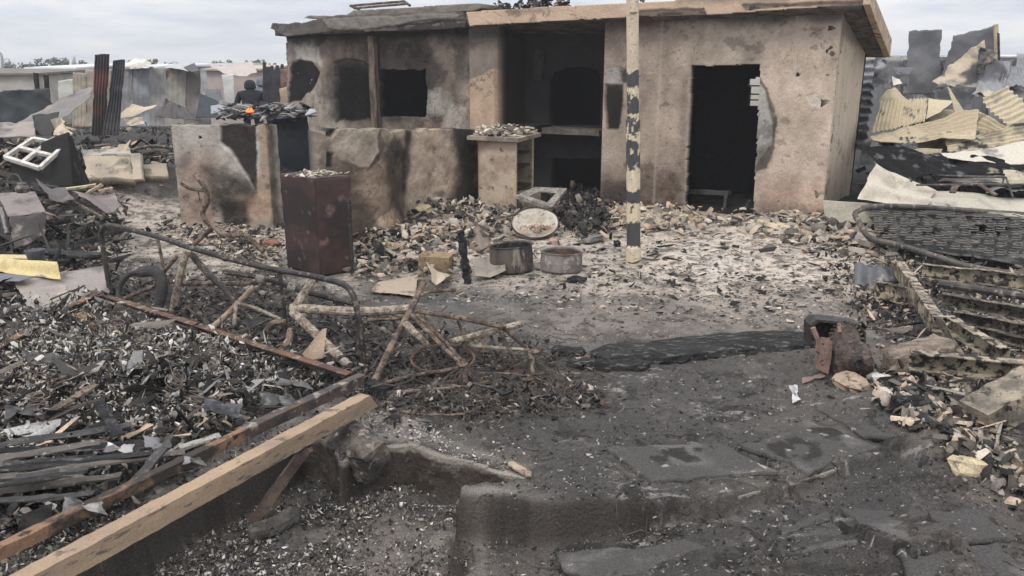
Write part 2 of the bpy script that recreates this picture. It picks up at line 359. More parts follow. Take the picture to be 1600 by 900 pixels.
Zone = [ # (polygon in photo pixels on the flat ground, colour, softness in px, strength, ragged)
 ([(150,290),(600,270),(620,345),(1000,332),(1300,350),(1420,390),(1380,470),(1150,470),(900,470),(760,462),(640,450),(560,440),(440,400),(300,420),(150,400)],(.42,.365,.31),22,.92,60),
 ([(170,290),(280,270),(440,300),(450,350),(300,330)],(.20,.185,.17),14,.7,30),
 ([(1000,360),(1350,370),(1400,430),(1300,480),(1100,470),(1000,430)],(.54,.465,.39),20,.8,60),
 ([(560,350),(760,330),(960,340),(960,372),(780,400),(640,430),(560,430)],(.50,.42,.34),16,.8,50),
 ([(1080,385),(1150,400),(1140,440),(1110,440)],(.50,.455,.40),16,.6,30),
 ([(700,455),(1380,470),(1420,560),(1280,560),(1100,520),(860,530),(760,510)],(.22,.19,.165),25,.75,70),
 ([(560,420),(700,440),(760,520),(620,560)],(.06,.056,.052),20,.6,60),
 ([(460,760),(560,700),(712,760),(712,900),(500,900)],(.19,.165,.145),30,.65,80),
 ([(500,640),(660,640),(720,700),(620,692),(520,690)],(.27,.24,.21),12,.8,40),
 ([(1380,570),(1500,600),(1560,730),(1640,800),(1480,740),(1400,660),(1330,600)],(.30,.255,.21),18,.8,60),
 ([(590,555),(900,580),(930,640),(780,640),(640,640)],(.13,.12,.11),20,.6,60),
 ([(860,560),(1250,560),(1300,640),(900,690)],(.075,.07,.066),30,.6,60),
 ([(712,790),(1140,780),(1260,750),(1400,705),(1700,800),(1700,1100),(712,1100)],(.040,.036,.034),14,.65,40),
 ([(600,470),(860,480),(860,560),(600,560)],(.12,.11,.10),20,.7,40),
 ([(800,640),(1400,640),(1500,720),(1300,900),(800,900)],(.062,.059,.056),40,.6,60)]
def ground():
    vs=np.concatenate([np.linspace(1180,380,620),np.linspace(379.2,220,230),np.linspace(219,116,110),np.array([112,110,109.2,108.6,108.3])])
    ys=np.array([G(800,v).y for v in vs]); a=np.linspace(-1.02,1.02,1000)
    Y=np.repeat(ys[None],len(a),0); X=a[:,None]*(Y*.92+.5)
    Z=hz(X,Y); u,v=proj(X,Y,0*X)
    n1=fbm(X,Y,0,1.3,5,51,.6); n2=fbm(X,Y,0,9,5,52,.65); n3=fbm(X*.7,Y*1.6,0,16,4,53,.7); n4=fbm(X,Y,0,38,3,54,.7)
    col=np.empty(X.shape+(3,)); base=np.array([.072,.067,.062]); col[...]=base
    col=col*(.7+.6*n1[...,None])
    wv=(fbm(X,Y,0,2.2,5,55,.65)-.5)*2
    for poly,c,soft,op,rag in Zone:
        d=sdf(u,v,poly)+wv*rag; m=(ss(soft,-soft,d)*op)[...,None]; col=col*(1-m)+np.array(c)*m
    # char and ash mottling, streaks of soot in the pale ash
    k=(ss(.5,.68,n2)*.75)[...,None]; lum=col.mean(-1,keepdims=True); pale=np.clip(lum/.3,0,1)
    col=col*(1-k*pale*.85); k2=(ss(.55,.70,n3))[...,None]; col=col*(1-k2*.7*pale)+ .0
    br=ss(.50,.60,fbm(X,Y,0,2.0,5,57,.65))[...,None]; col=col*(1-.55*br)+np.array([.12,.105,.092])*.55*br*(1-pale)+col*.55*br*pale
    bk=ss(.58,.63,fbm(X,Y,0,6.5,6,59,.72))[...,None]; col=col*(1-.45*bk)
    gy=ss(.56,.66,fbm(X,Y,0,3.4,6,60,.75))[...,None]*(1-pale); col=col*(1-gy*.6)+np.array([.12,.11,.10])*gy*.6
    fl=(ss(.60,.72,n3)*ss(.50,.66,fbm(X,Y,0,3.1,4,58)))[...,None]; col=col*(1-fl*.5)+np.array([.40,.37,.34])*fl*.5
    sp=(ss(.70,.80,n4)*ss(.42,.62,n2))[...,None]*ss(14,6,Y)[...,None]; col=col*(1-sp)+np.array([.42,.40,.38])*sp*.85
    # the ground is darker along the broken vertical faces of the slab
    for dd in (low_d(X,Y),step_d(X,Y)*1.0):
        m=np.exp(-((dd+.0)/.05)**2)[...,None]*.65*(ss(1300,900,u)[...,None] if dd is not None else 1); col=col*(1-m)+np.array([.045,.038,.033])*m
        m2=(np.exp(-((dd-.10)/.05)**2)*ss(900,760,u)*.5)[...,None]*n2[...,None]; col=col*(1-m2)+np.array([.34,.31,.27])*m2
    # heaps behind are burnt black, the far ground is dust
    heap=(ss(9.6,10.6,Y)*ss(4.8,5.6,X))[...,None]; col=col*(1-heap*.9)+np.array([.035,.034,.034])*heap*.9
    hl=(ss(11.5,13,Y)*ss(-2.5,-3.6,X))[...,None]; col=col*(1-hl*.85)+np.array([.05,.048,.046])*hl*.85
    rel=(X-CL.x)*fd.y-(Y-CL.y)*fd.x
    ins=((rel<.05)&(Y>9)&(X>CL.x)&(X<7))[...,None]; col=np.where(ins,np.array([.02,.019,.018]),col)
    dust=ss(32,50,Y)[...,None]; col=col*(1-dust)+np.array([.20,.18,.15])*dust
    P=np.stack([X,Y,Z],-1); ns,nz=X.shape; idx=np.arange(ns*nz).reshape(ns,nz)
    q=np.stack([idx[:-1,:-1],idx[1:,:-1],idx[1:,1:],idx[:-1,1:]],-1).reshape(-1,4)
    o=mesh_obj('ground',P.reshape(-1,3),q,GRND,None,col.reshape(-1,3)); o['kind']='structure'; return o
ground()
def shards(mb,pts,smin,smax,flat=.12,cols=((.3,.26,.2),),up=.5,rs=1.0):
    for p in pts:
        s=random.uniform(smin,smax); w=s*random.uniform(.3,.8); n=random.choice((4,5,5,6)); M=Matrix.Rotation(random.uniform(0,6.28),3,'Z')@Matrix.Rotation(random.gauss(0,up),3,'X')@Matrix.Rotation(random.gauss(0,up),3,'Y')
        h=s*flat; V=[]
        an=sorted(random.uniform(0,6.28) for _ in range(n))
        for z_ in (-h/2,h/2):
            for a_ in an: V.append(Vector(p)+M@Vector((math.cos(a_)*s/2,math.sin(a_)*w/2,z_+math.sin(a_*2)*h*.5)))
        Fc=[list(range(n))[::-1],[n+i for i in range(n)]]+[[i,(i+1)%n,n+(i+1)%n,n+i] for i in range(n)]
        c=random.choice(cols); k=random.uniform(.7,1.25); mb.add(V,Fc,tuple(x*k for x in c))
def onG(u,v,dz=0.0):                      # the point on the real surface of the ground that pixel shows, raised by dz
    p=G(u,v,0)
    for _ in range(6): p=G(u,v,float(hz(p.x,p.y)))
    return p+Vector((0,0,dz))

def paint_edge(u,v,x,y,z):
    n=fbm(x,y,z,6,5,151,.65)[...,None]; col=np.array([.055,.045,.038])*(.3+1.4*n); w=(fbm(x,y,z,9,5,152,.7)-.5)*.09
    m=ss(-.055,-.02,z+w)[...,None]; col=col*(1-m*.8)+np.array([.30,.27,.23])*m*.8*(.5+n); g=ss(.58,.66,fbm(x,y,z,12,5,153,.7))[...,None]; col=col*(1-g*.6)+np.array([.16,.14,.12])*g*.6
    return col,(fbm(x,y,z,5,5,154,.65)-.5)*.05
for k,q in enumerate(([(415,712),(468,676),(512,690),(530,720)],[(548,704),(640,694),(700,714),(826,746)],[(711,752),(850,762),(1000,775),(1140,770),(1255,747),(1400,703)])):
    if k==2: q=[(712,778),(850,786),(1000,788),(1140,773),(1255,744),(1400,698)]
    o=wall('slab_edge',[G(*p) for p in q],-.32,(lambda t:.012) if k<2 else (lambda t:-.005+.0*t),.05,.007,paint_edge,None,None,rag=.035,bumpy=.012,seed=160+k,material=GRND); o['kind']='structure'
for k,q in enumerate((((1205,826),(1292,800),(1345,850),(1240,872)),((1306,792),(1398,800),(1430,850),(1352,842)),((1440,800),(1540,790),(1600,850),(1480,850)),((1270,642),(1385,628),(1470,690),(1345,690)),((1150,700),(1262,655),(1380,700),(1262,742)),((860,868),(1080,842),(1200,890),(900,940)),((940,700),(1120,690),(1225,742),(1010,760)),((1400,860),(1560,850),(1640,920),(1420,930)))):
    o=sheet('broken_slab',[onG(u,v,.012) for u,v in q],None,nx=90,ny=70,crumple=.012,cf=3,base=(.075,.071,.067),stains=(((.12,.113,.106),4,.50,.66),((.035,.032,.03),6,.60,.70),((.30,.27,.24),16,.68,.74)),seed=170+k,rag=.05,material=GRND,th=.035); o['kind']='structure'
# ------------------------------------------------------------------ the burnt house
house = thing('burnt_house','fire-gutted plaster house with flat concrete roof and dark empty doorway','house',(FP(940,330).x,FP(940,330).y,0))
K=(.016,.015,.015); SOOTC=(.045,.038,.034)
def paint_right(u,v,x,y,z):
    b=np.array([.41,.34,.278])
    LY=[([(935,0),(1075,0),(1075,350),(935,350)],(.27,.212,.168),40,.75,25,0),
        ([(1195,20),(1330,20),(1330,360),(1180,360)],(.44,.355,.28),30,.6,35,0),
        ([(930,-20),(1330,-20),(1330,32),(1180,38),(1060,40),(930,52)],(.05,.042,.037),11,.8,12,0),
        ([(930,20),(985,30),(975,90),(945,110),(930,110)],(.15,.12,.10),14,.5,15,0),
        ([(940,270),(1080,260),(1075,345),(935,345)],(.085,.06,.047),20,.8,25,0),
        ([(940,286),(985,284),(1000,345),(930,345)],(.05,.04,.035),8,.85,12,0),
        ([(1180,290),(1290,280),(1290,360),(1170,360)],(.40,.275,.205),22,.6,20,0),
        ([(1180,320),(1240,322),(1290,345),(1290,362),(1170,362)],(.15,.115,.09),10,.7,22,0),
        ([(946,106),(962,101),(978,110),(982,128),(965,134),(946,133)],(.30,.27,.245),2,.95,5,-.012),
        ([(966,108),(986,106),(985,130),(972,132)],(.03,.028,.027),4,.9,6,0),
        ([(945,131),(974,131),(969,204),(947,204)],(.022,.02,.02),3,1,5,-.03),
        ([(1187,122),(1200,138),(1207,165),(1214,190),(1210,232),(1197,262),(1181,268)],(.10,.085,.07),2,.95,6,-.006),
        ([(1184,122),(1196,140),(1203,168),(1209,190),(1205,225),(1193,240),(1181,256)],(.33,.315,.285),2,.95,6,-.018),
        ([(1183,236),(1206,220),(1204,250),(1181,268)],(.10,.085,.07),5,.7,6,0),
        ([(1260,150),(1275,146),(1286,160),(1295,160),(1284,166),(1267,164)],(.45,.40,.34),1.5,.9,4,-.01),
        ([(1078,104),(1070,84),(1090,70),(1180,70),(1200,86),(1192,104)],(.22,.18,.145),12,.45,18,0),
        ([(1066,120),(1078,120),(1072,345),(1056,345)],(.16,.125,.10),7,.6,12,0),
        ([(1074,120),(1082,100),(1190,99),(1190,106),(1084,107),(1078,340),(1068,340)],(.30,.255,.21),2,.6,3,0)]
    col,dep=layers(u,v,b,LY,x,y,z,1)
    n=fbm(x*1.0,y,z*.45,5,5,91,.6)[...,None]; col=col*(.48+1.04*n)
    n=fbm(x,y,z,26,3,92,.7)[...,None]; col=col*(.80+.40*n)
    pit=ss(.70,.76,fbm(x,y,z,11,4,93,.7))[...,None]; col=col*(1-pit*.5)
    d=np.hypot(u-1246.5,v-117)<3.2; col[d]=K; dep=dep-.02*d
    d=np.hypot(u-1300,v-84)<4; col[d]=(.1,.07,.05)
    for xx in (1028,1238): # old casting joints
        m=np.exp(-((u-xx-(v-180)*-.05)/2.2)**2)[...,None]*.35; col=col*(1-m)+np.array([.44,.37,.30])*m; dep=dep+.004*m[...,0]
    return col,dep
DOOR=[(1081,104),(1187,101),(1175,352),(1069,352)]
FW = [FP(940,300),FP(1283,330)]
FW[0]=FP(941,200); FW[1]=Vector((C0.x,C0.y,0))
ztR=lambda t: 2.86
wall('front_wall',FW,-.15,2.86,.16,.014,paint_right,lambda u,v,x,y,z:(sdf(u,v,DOOR)+(fbm(x,y,z,9,3,61)-.5)*3.5)>0,house,back=.016,bumpy=.007)
def paint_left(u,v,x,y,z):
    b=np.array([.25,.20,.162])
    LY=[([(500,60),(720,60),(735,180),(560,240)],(.12,.098,.082),30,.7,40,0),
        ([(640,70),(700,70),(705,130),(670,140)],(.26,.205,.165),15,.6,25,0),
        ([(520,66),(560,66),(560,88),(520,90)],(.34,.245,.185),8,.7,14,0),
        ([(455,60),(488,58),(500,80),(502,103),(486,96),(470,92),(456,100)],(.44,.40,.345),3,.95,9,.01),
        ([(447,60),(458,62),(462,88),(458,108),(449,100)],(.27,.22,.2),3,.8,6,.006),
        ([(488,110),(500,112),(530,170),(530,300),(488,320),(478,200),(470,150)],(.32,.28,.235),10,.85,18,0),
        ([(440,35),(740,30),(740,62),(440,68)],(.022,.019,.018),8,.92,14,0),
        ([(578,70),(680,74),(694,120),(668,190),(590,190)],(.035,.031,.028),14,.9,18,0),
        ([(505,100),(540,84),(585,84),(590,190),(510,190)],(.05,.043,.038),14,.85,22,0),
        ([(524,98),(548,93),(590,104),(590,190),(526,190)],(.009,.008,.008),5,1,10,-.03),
        ([(560,60),(600,60),(604,110),(570,110)],(.05,.04,.035),8,.8,14,0),
        ([(700,60),(735,60),(735,120),(712,128)],(.06,.052,.046),10,.7,20,0),
        ([(596,112),(588,80),(600,58),(650,56),(676,84),(668,114)],(.045,.038,.033),9,.75,20,0),([(520,100),(512,76),(530,58),(580,58),(584,100)],(.07,.058,.048),10,.65,18,0),([(664,180),(690,186),(735,190),(735,260),(640,260),(640,182)],(.10,.08,.065),10,.6,20,0),
        ([(664,142),(690,138),(705,150),(705,184),(664,184)],(.27,.25,.22),7,.8,16,.004),
        ([(700,160),(730,165),(735,210),(700,210)],(.36,.32,.275),8,.8,18,.004),
        ([(450,108),(466,94),(487,98),(498,112),(486,138),(470,158),(452,160)],(.020,.019,.02),2,1,9,-.03),  # burnt-through hole: the dark seen through it is painted on the wall
        ([(430,160),(470,168),(486,235),(490,330),(430,330)],(.025,.024,.026),6,.85,12,0)]
    col,dep=layers(u,v,b,LY,x,y,z,5)
    m=(ss(.655,.675,fbm(x,y,z,7,6,95,.75))*(sdf(u,v,[(452,105),(490,100),(490,150),(455,165)])<0))[...,None]; col=col*(1-m)+np.array([.5,.48,.46])*m
    n=fbm(x*1.2,y,z*.35,5,5,96,.65)[...,None]; col=col*(.15+1.7*n)
    n=fbm(x,y,z,24,3,97,.7)[...,None]; col=col*(.8+.4*n)
    return col,dep
WIN=[(594,111),(664,109),(668,150),(664,182),(594,182)]
LP=[FP(446,200),FP(738,200)]
wall('front_wall',LP,-.15,2.8,.16,.015,paint_left,
     lambda u,v,x,y,z:((sdf(u,v,WIN)+(fbm(x,y,z,7,4,62)-.5)*9)>0)&(u>447+ (fbm(x,y,z,6,3,63)-.3)*9)&(v>40),house,back=.016,bumpy=.012)
def paint_pil(u,v,x,y,z):
    b=np.array([.20,.165,.14])
    LY=[([(708,132),(716,128),(736,122),(752,118),(772,109),(790,108),(790,330),(700,330),(712,170)],(.43,.315,.225),2,.95,7,.008),
        ([(700,150),(714,160),(716,182),(735,190),(735,330),(690,330)],(.30,.25,.2),10,.6,14,0),
        ([(735,45),(790,45),(790,60),(735,62)],(.07,.06,.05),8,.8,8,0),
        ([(772,60),(779,60),(779,330),(773,330)],(.16,.12,.09),3,.6,4,0)]
    col,dep=layers(u,v,b,LY,x,y,z,8); n=fbm(x,y,z*.5,7,5,98,.6)[...,None]; return col*(.65+.7*n),dep
wall('pilaster',[FP(735,200,.05),FP(778,200,.05)],-.15,2.8,.30,.013,paint_pil,None,house,bumpy=.004,back=.05)
mb=MB(); a=FP(587,58,.10); b_=FP(587,184,.10); mb.beam(Vector((b_.x,b_.y,.9)),Vector((b_.x,b_.y,a.z+.02)),.14,.10,up=Vector(nf),seg=14,wob=.006)
mb.build('window_post',mat('sooty_post',(.17,.13,.10),(.07,.058,.048),9,rough=.9,stretch=(1,1,.3)),house)
# alcove with fireplace
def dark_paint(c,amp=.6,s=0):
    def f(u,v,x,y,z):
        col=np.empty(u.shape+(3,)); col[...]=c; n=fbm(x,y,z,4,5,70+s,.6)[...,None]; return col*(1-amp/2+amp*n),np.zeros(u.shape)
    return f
def BP(u,v,off): return FP(u,v,off)
wall('alcove_wall',[FP(776,200,0),FP(776,200,0)-nf*1.15],-.1,2.8,.1,.03,dark_paint((.030,.027,.026)),None,house)
wall('alcove_wall',[FP(941,200,-1.15),FP(941,200,-.08)],-.1,2.8,.1,.03,dark_paint((.030,.027,.026)),None,house)
arch=[(858,195),(858,128),(866,115),(885,106),(910,105),(930,110),(938,120),(938,195)]
hearth=[(862,345),(862,249),(938,249),(938,345)]
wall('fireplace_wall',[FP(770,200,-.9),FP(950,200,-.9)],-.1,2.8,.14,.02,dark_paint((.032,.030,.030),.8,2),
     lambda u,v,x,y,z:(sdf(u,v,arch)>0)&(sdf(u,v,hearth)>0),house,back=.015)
mb=MB(); p,q=FP(836,202,-.72),FP(945,202,-.72); q.z=p.z; mb.beam(p,q,.4,.09,seg=6,wob=.006); mb.build('mantel_shelf',mat('mantel',(.17,.145,.125),(.09,.075,.065),6,rough=.9),house)
mb=MB(); p,q=FP(778,197,-.6),FP(850,197,-.6); q.z=p.z; mb.beam(p,q,.6,.12,seg=4,wob=.01); mb.build('alcove_bench',mat('black_soot',(.02,.019,.019),(.035,.032,.031),6),house)
mb=MB(); p=FP(842,100,-.8); mb.beam(p+Vector((0,0,-.25)),p+Vector((0,0,.22)),.14,.1,up=nf,seg=3,wob=.01); mb.build('wall_bracket',mat('black_soot2',(.035,.033,.032),(.055,.05,.048),6),house)
# inside
DEP=1.95; bk=-nf*DEP
PL=Vector((FP(446,200).x,FP(446,200).y,0)); PR=Vector((C0.x,C0.y,0))
BWIN=[(1171,124),(1196,122),(1196,163),(1171,164)]
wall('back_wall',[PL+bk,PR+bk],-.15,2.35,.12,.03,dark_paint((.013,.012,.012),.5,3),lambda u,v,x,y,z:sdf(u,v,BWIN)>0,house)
mb=MB(); a=FP(1171,134,-DEP+.02); b_=FP(1200,134,-DEP+.02); b_.z=a.z
for dz in (0,-.13,-.22): mb.beam(a+Vector((0,0,dz)),b_+Vector((0,0,dz)),.02,.02)
mb.build('window_bar',CHAR,house)
wall('side_wall',[PL+bk,PL-nf*.17],-.15,2.55,.12,.04,dark_paint((.05,.045,.04)),lambda u,v,x,y,z:(z<2.8-.25*np.clip(((x-PL.x)*-nf.x+(y-PL.y)*-nf.y),0,9)),house,back=.015)
def paint_side(u,v,x,y,z):
    LY=[([(1306,90),(1311,90),(1303,160),(1298,158)],(.12,.085,.06),2,.8,3,-.01),([(1300,20),(1345,20),(1345,75),(1318,60),(1312,80)],(.10,.08,.07),8,.6,6,0),([(1280,285),(1330,285),(1330,360),(1280,360)],(.36,.28,.21),12,.5,10,0)]
    col,dep=layers(u,v,np.array([.50,.415,.32]),LY,x,y,z,9); n=fbm(x*2,y*2,z*.25,5,5,99,.6)[...,None]; return col*(.72+.5*n),dep
sideT=lambda x,y: 2.84-.27*np.clip(-((x-PR.x)*nf.x+(y-PR.y)*nf.y),0,9)
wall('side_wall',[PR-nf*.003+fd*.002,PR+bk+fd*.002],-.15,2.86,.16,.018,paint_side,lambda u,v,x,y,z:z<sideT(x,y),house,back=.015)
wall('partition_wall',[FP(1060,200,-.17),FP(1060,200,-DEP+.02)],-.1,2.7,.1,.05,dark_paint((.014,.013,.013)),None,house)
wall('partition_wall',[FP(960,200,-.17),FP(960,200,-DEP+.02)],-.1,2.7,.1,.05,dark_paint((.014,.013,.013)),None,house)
# roof slabs sloping to the back, with front and side fascias
OV=.30
def roof_slab(name,u0,u1,vb0,vb1,th,drop,mtl,back=DEP+.25,ex=0,off=OV):
    a=FP(u0,vb0,off); b=FP(u1,vb1,off); z0,z1=a.z,b.z; a=a-fd*0; b=b+fd*ex
    c=b-nf*(back+off); d=a-nf*(back+off); c.z=z1-drop; d.z=z0-drop*.4
    nu,nv=60,24; P=np.zeros((nu,nv,3)); s_=np.linspace(0,1,nu)[:,None,None]; t_=np.linspace(0,1,nv)[None,:,None]
    A_,B_,C_,D_=[np.array(k) for k in (a,b,c,d)]; P=(D_*(1-s_)+C_*s_)*(1-t_)+(A_*(1-s_)+B_*s_)*t_; P[...,2]+=th
    Nn=np.zeros_like(P); Nn[...,2]=1
    P[...,2]+= (fbm(P[...,0],P[...,1],0,3,3,120)-.5)*.02
    V,Q,us=grid_solid(P,Nn,th,np.ones((nu-1,nv-1),bool)); return mesh_obj(name,V,Q,mtl,house)
SOFF=mat('soffit_concrete',(.17,.142,.12),(.08,.068,.06),4,c3=(.05,.043,.038),rough=.95)
roof_slab('roof',728,1345,38,10,.13,.58,SOFF,ex=.0)
roof_slab('roof',430,727,56,42,.12,.1,SOFF)
def paint_fascia(u,v,x,y,z):
    LY=[([(1050,-30),(1240,-30),(1230,2),(1060,6)],(.14,.12,.105),8,.7,10,0),
        ([(985,18),(1100,12),(1105,28),(985,30)],(.10,.08,.07),2,.85,6,-.02),
        ([(1160,8),(1350,0),(1350,8),(1240,12),(1165,16)],(.09,.075,.065),3,.8,5,-.02),
        ([(800,14),(850,12),(850,20),(800,22)],(.15,.12,.10),6,.6,6,0)]
    col,dep=layers(u,v,np.array([.48,.355,.26]),LY,x,y,z,13); n=fbm(x,y,z,3,5,101,.6)[...,None]; return col*(.72+.52*n),dep
fa=[FP(728,30,OV+.02),FP(1349,0,OV+.02)]
FB=[(727,18),(860,10),(980,4),(1200,-8),(1349,-17),(1349,8),(1240,14),(1200,18),(1100,24),(985,27),(860,34),(733,41)]
wall('fascia',fa,2.6,3.3,.08,.012,paint_fascia,lambda u,v,x,y,z:(sdf(u,v,FB)+(fbm(x,y,z,8,4,64)-.5)*3)<0,house,bumpy=.005)
EB=[(1348.5,-18),(1349,8),(1367,92),(1371,86),(1366,60)]
e0=FP(1349,0,OV+.02)
def side_fascia():
    a=e0+fd*.0; b=a-nf*(DEP+OV-.1); r=ray(1369,88); zt0=FP(1349,-17,OV).z; zb0=FP(1349,8,OV).z
    zb1=H+ (108-90)/F*b.y*.98; V=[]
    mb=MB(); n=14
    for i in range(n+1):
        t=i/n; p=a.lerp(b,t); j=random.uniform(-.008,.008)
        for (o,zz_) in ((0,zb0+(zb1-zb0)*t+j),(.08,zb0+(zb1-zb0)*t+j),(.08,zt0+(zb1+.24-zt0)*t),(0,zt0+(zb1+.24-zt0)*t)): q=p+fd*o; mb.v.append((q.x,q.y,zz_)); mb.c.append((0,0,0))
    mb.f=[[0,1,2,3],[n*4+3,n*4+2,n*4+1,n*4]]
    for i in range(n):
        for k in range(4): mb.f.append([i*4+k,(i+1)*4+k,(i+1)*4+(k+1)%4,i*4+(k+1)%4])
    mb.build('fascia',mat('fascia_tan',(.47,.36,.265),(.36,.27,.20),3,c3=(.16,.12,.09),rough=.95),house)
side_fascia()
def paint_lf(u,v,x,y,z):
    LY=[([(505,30),(600,26),(690,20),(722,22),(716,30),(660,32),(620,40),(560,48),(515,46)],(.19,.175,.155),2,.9,5,.02),
        ([(425,36),(470,36),(520,44),(520,60),(425,60)],(.11,.10,.09),4,.7,6,0),([(620,40),(725,30),(725,50),(620,50)],(.035,.03,.028),3,.8,6,-.02)]
    col,dep=layers(u,v,np.array([.10,.088,.078]),LY,x,y,z,14); n=fbm(x,y,z,6,5,102,.65)[...,None]; return col*(.5+1.0*n),dep
LB=[(423,44),(426,37),(472,35),(500,27),(540,24),(640,20),(700,18),(724,19),(728,34),(725,44),(640,48),(520,50),(470,55),(445,58)]
wall('fascia',[FP(422,40,OV+.02),FP(729,40,OV+.02)],2.4,3.4,.1,.012,paint_lf,lambda u,v,x,y,z:(sdf(u,v,LB)+(fbm(x,y,z,7,5,65,.65)-.5)*7)<0,house,bumpy=.02)
UB=[(474,28),(480,25),(540,23),(546,19),(552,16),(640,11),(742,4),(752,6),(753,14),(740,18),(660,22),(560,26),(500,30)]
wall('roof_slab',[FP(472,30,.1),FP(755,30,.1)],2.6,3.5,.9,.013,lambda u,v,x,y,z:(lambda n:(np.array([.19,.165,.14])*(.45+1.1*n),np.zeros(u.shape)))(fbm(x,y,z*3,6,5,103,.65)[...,None]),
     lambda u,v,x,y,z:(sdf(u,v,UB)+(fbm(x,y,z,7,5,66,.65)-.5)*4)<0,house,bumpy=.02)
mb=MB(); mb.beam(FP(1062,298,-.7),FP(1140,302,-.5),.06,.09,up=nf,seg=4,wob=.006); tag(mb.build('charred_plank',mat('dim_char',(.05,.047,.045),(.09,.085,.08),6,rough=.9)),'charred plank lying level inside the dark doorway','plank')
mb=MB(); mb.beam(FP(1136,300,-.5),FP(1131,338,-.4),.05,.05,up=nf,seg=4,wob=.006); tag(mb.build('charred_stick',mat('dim_char',(0,0,0),(0,0,0))),'charred stick standing inside the dark doorway','stick')
mb=MB(); P=[FP(1152,347,.02),FP(1163,330,.03),FP(1172,312,.02)]; mb.tube(P,[.05,.045,.02],7,wob=.4); tag(mb.build('charred_stake',CHAR),'pointed charred stake leaning on the right side of the doorway','stake')
mb=MB(); shards(mb,[FP(random.uniform(1072,1170),342,-random.uniform(.15,1.2))+Vector((0,0,random.random()*.12)) for _ in range(160)],.04,.22,.12,((.05,.047,.045),(.09,.08,.075),(.03,.03,.03)),.5); tag(mb.build('floor_rubble',BITS,None,cols=True),'dark rubble on the floor inside the doorway','rubble',kind='stuff')
# things on the roof
t=thing('metal_ladder_frame','bent dark steel frame lying on the roof slab above the left window','frame',FP(590,14,-.1))
def bars(seg,mtl,names='bar',r=.018,off=-.1,parent=t):
    for s in seg:
        mb=MB(); mb.tube([FP(u,v,off) for u,v in s],r,6); mb.build(names,mtl,parent)
bars([[(547,9),(632,2)],[(553,13),(636,6)],[(547,9),(562,15)],[(630,1),(641,9)]],BURNT,'bar',.022)
for nm,(a,b,vv,hh,n) in {'x':(772,850,11,.10,70),'y':(826,860,7,.16,60),'z':(868,890,7,.12,30)}.items():
    mb=MB(); pts=[]
    for i in range(n):
        u=random.uniform(a,b); p=FP(u,vv,-.05-random.random()*.25); p.z+=random.uniform(-.08,hh)*random.random(); pts.append(p)
    shards(mb,pts,.06,.2,.12,((.03,.03,.03),(.06,.055,.05),(.22,.2,.17)),.7)
    o=mb.build('charred_roof_scraps',BITS,None,cols=True); tag(o,{'x':'low spread of black scraps on the roof edge, leftmost of three heaps','y':'tallest heap of curled black and grey scraps on the roof edge','z':'smallest scatter of black scraps on the roof edge, nearest the striped pole'}[nm],'debris','charred scraps along the roof edge')
# ------------------------------------------------------------------ the two low walls in the yard
def pgon_noise(x,y,z,f,s,a,b): return a+(b-a)*fbm(x,y,z,f,5,s,.6)[...,None]
def paint_free(u,v,x,y,z):
    LY=[([(270,240),(330,240),(345,360),(270,360)],(.27,.19,.145),22,.8,22,0),
        ([(320,262),(400,275),(430,290),(430,330),(330,330)],(.05,.04,.034),12,.85,22,0),
        ([(340,192),(372,185),(403,186),(405,245),(406,318),(388,282),(372,262),(358,238),(342,228)],(.45,.42,.38),2,.7,8,.004),
        ([(345,196),(372,187),(401,187),(402,240),(404,312),(386,276),(362,234),(346,222)],(.022,.019,.017),2.5,.97,7,-.016),
        ([(398,188),(414,184),(424,190),(428,250),(424,345),(398,330),(402,300),(406,240)],(.33,.245,.175),6,.85,12,.004),
        ([(360,300),(420,300),(424,345),(380,350)],(.34,.235,.165),8,.7,22,0),
        ([(345,318),(385,312),(392,345),(380,360),(345,358)],(.02,.018,.017),6,.9,10,0),
        ([(418,190),(428,192),(438,355),(425,350)],(.07,.055,.045),4,.7,5,0),
        ([(280,225),(300,232),(296,262),(280,262)],(.14,.12,.11),10,.6,10,0)]
    col,dep=layers(u,v,np.array([.335,.305,.27]),LY,x,y,z,21); col=col*pgon_noise(x,y,z,5,104,.4,1.6)*pgon_noise(x,y,z,24,105,.8,1.2)
    d=np.hypot(u-313,v-215)<2.5; col[d]=K; return col,dep-.02*d
fw=[G(284,352),G(428,358),G(444,351)]
o=wall('freestanding_wall',fw,-.1,lambda t:1.40-.01*t,.2,.012,paint_free,None,None,rag=.08,bumpy=.014,seed=3,back=.08)
tag(o,'freestanding chest-high plaster wall with black peeled patch, left of the house','wall')
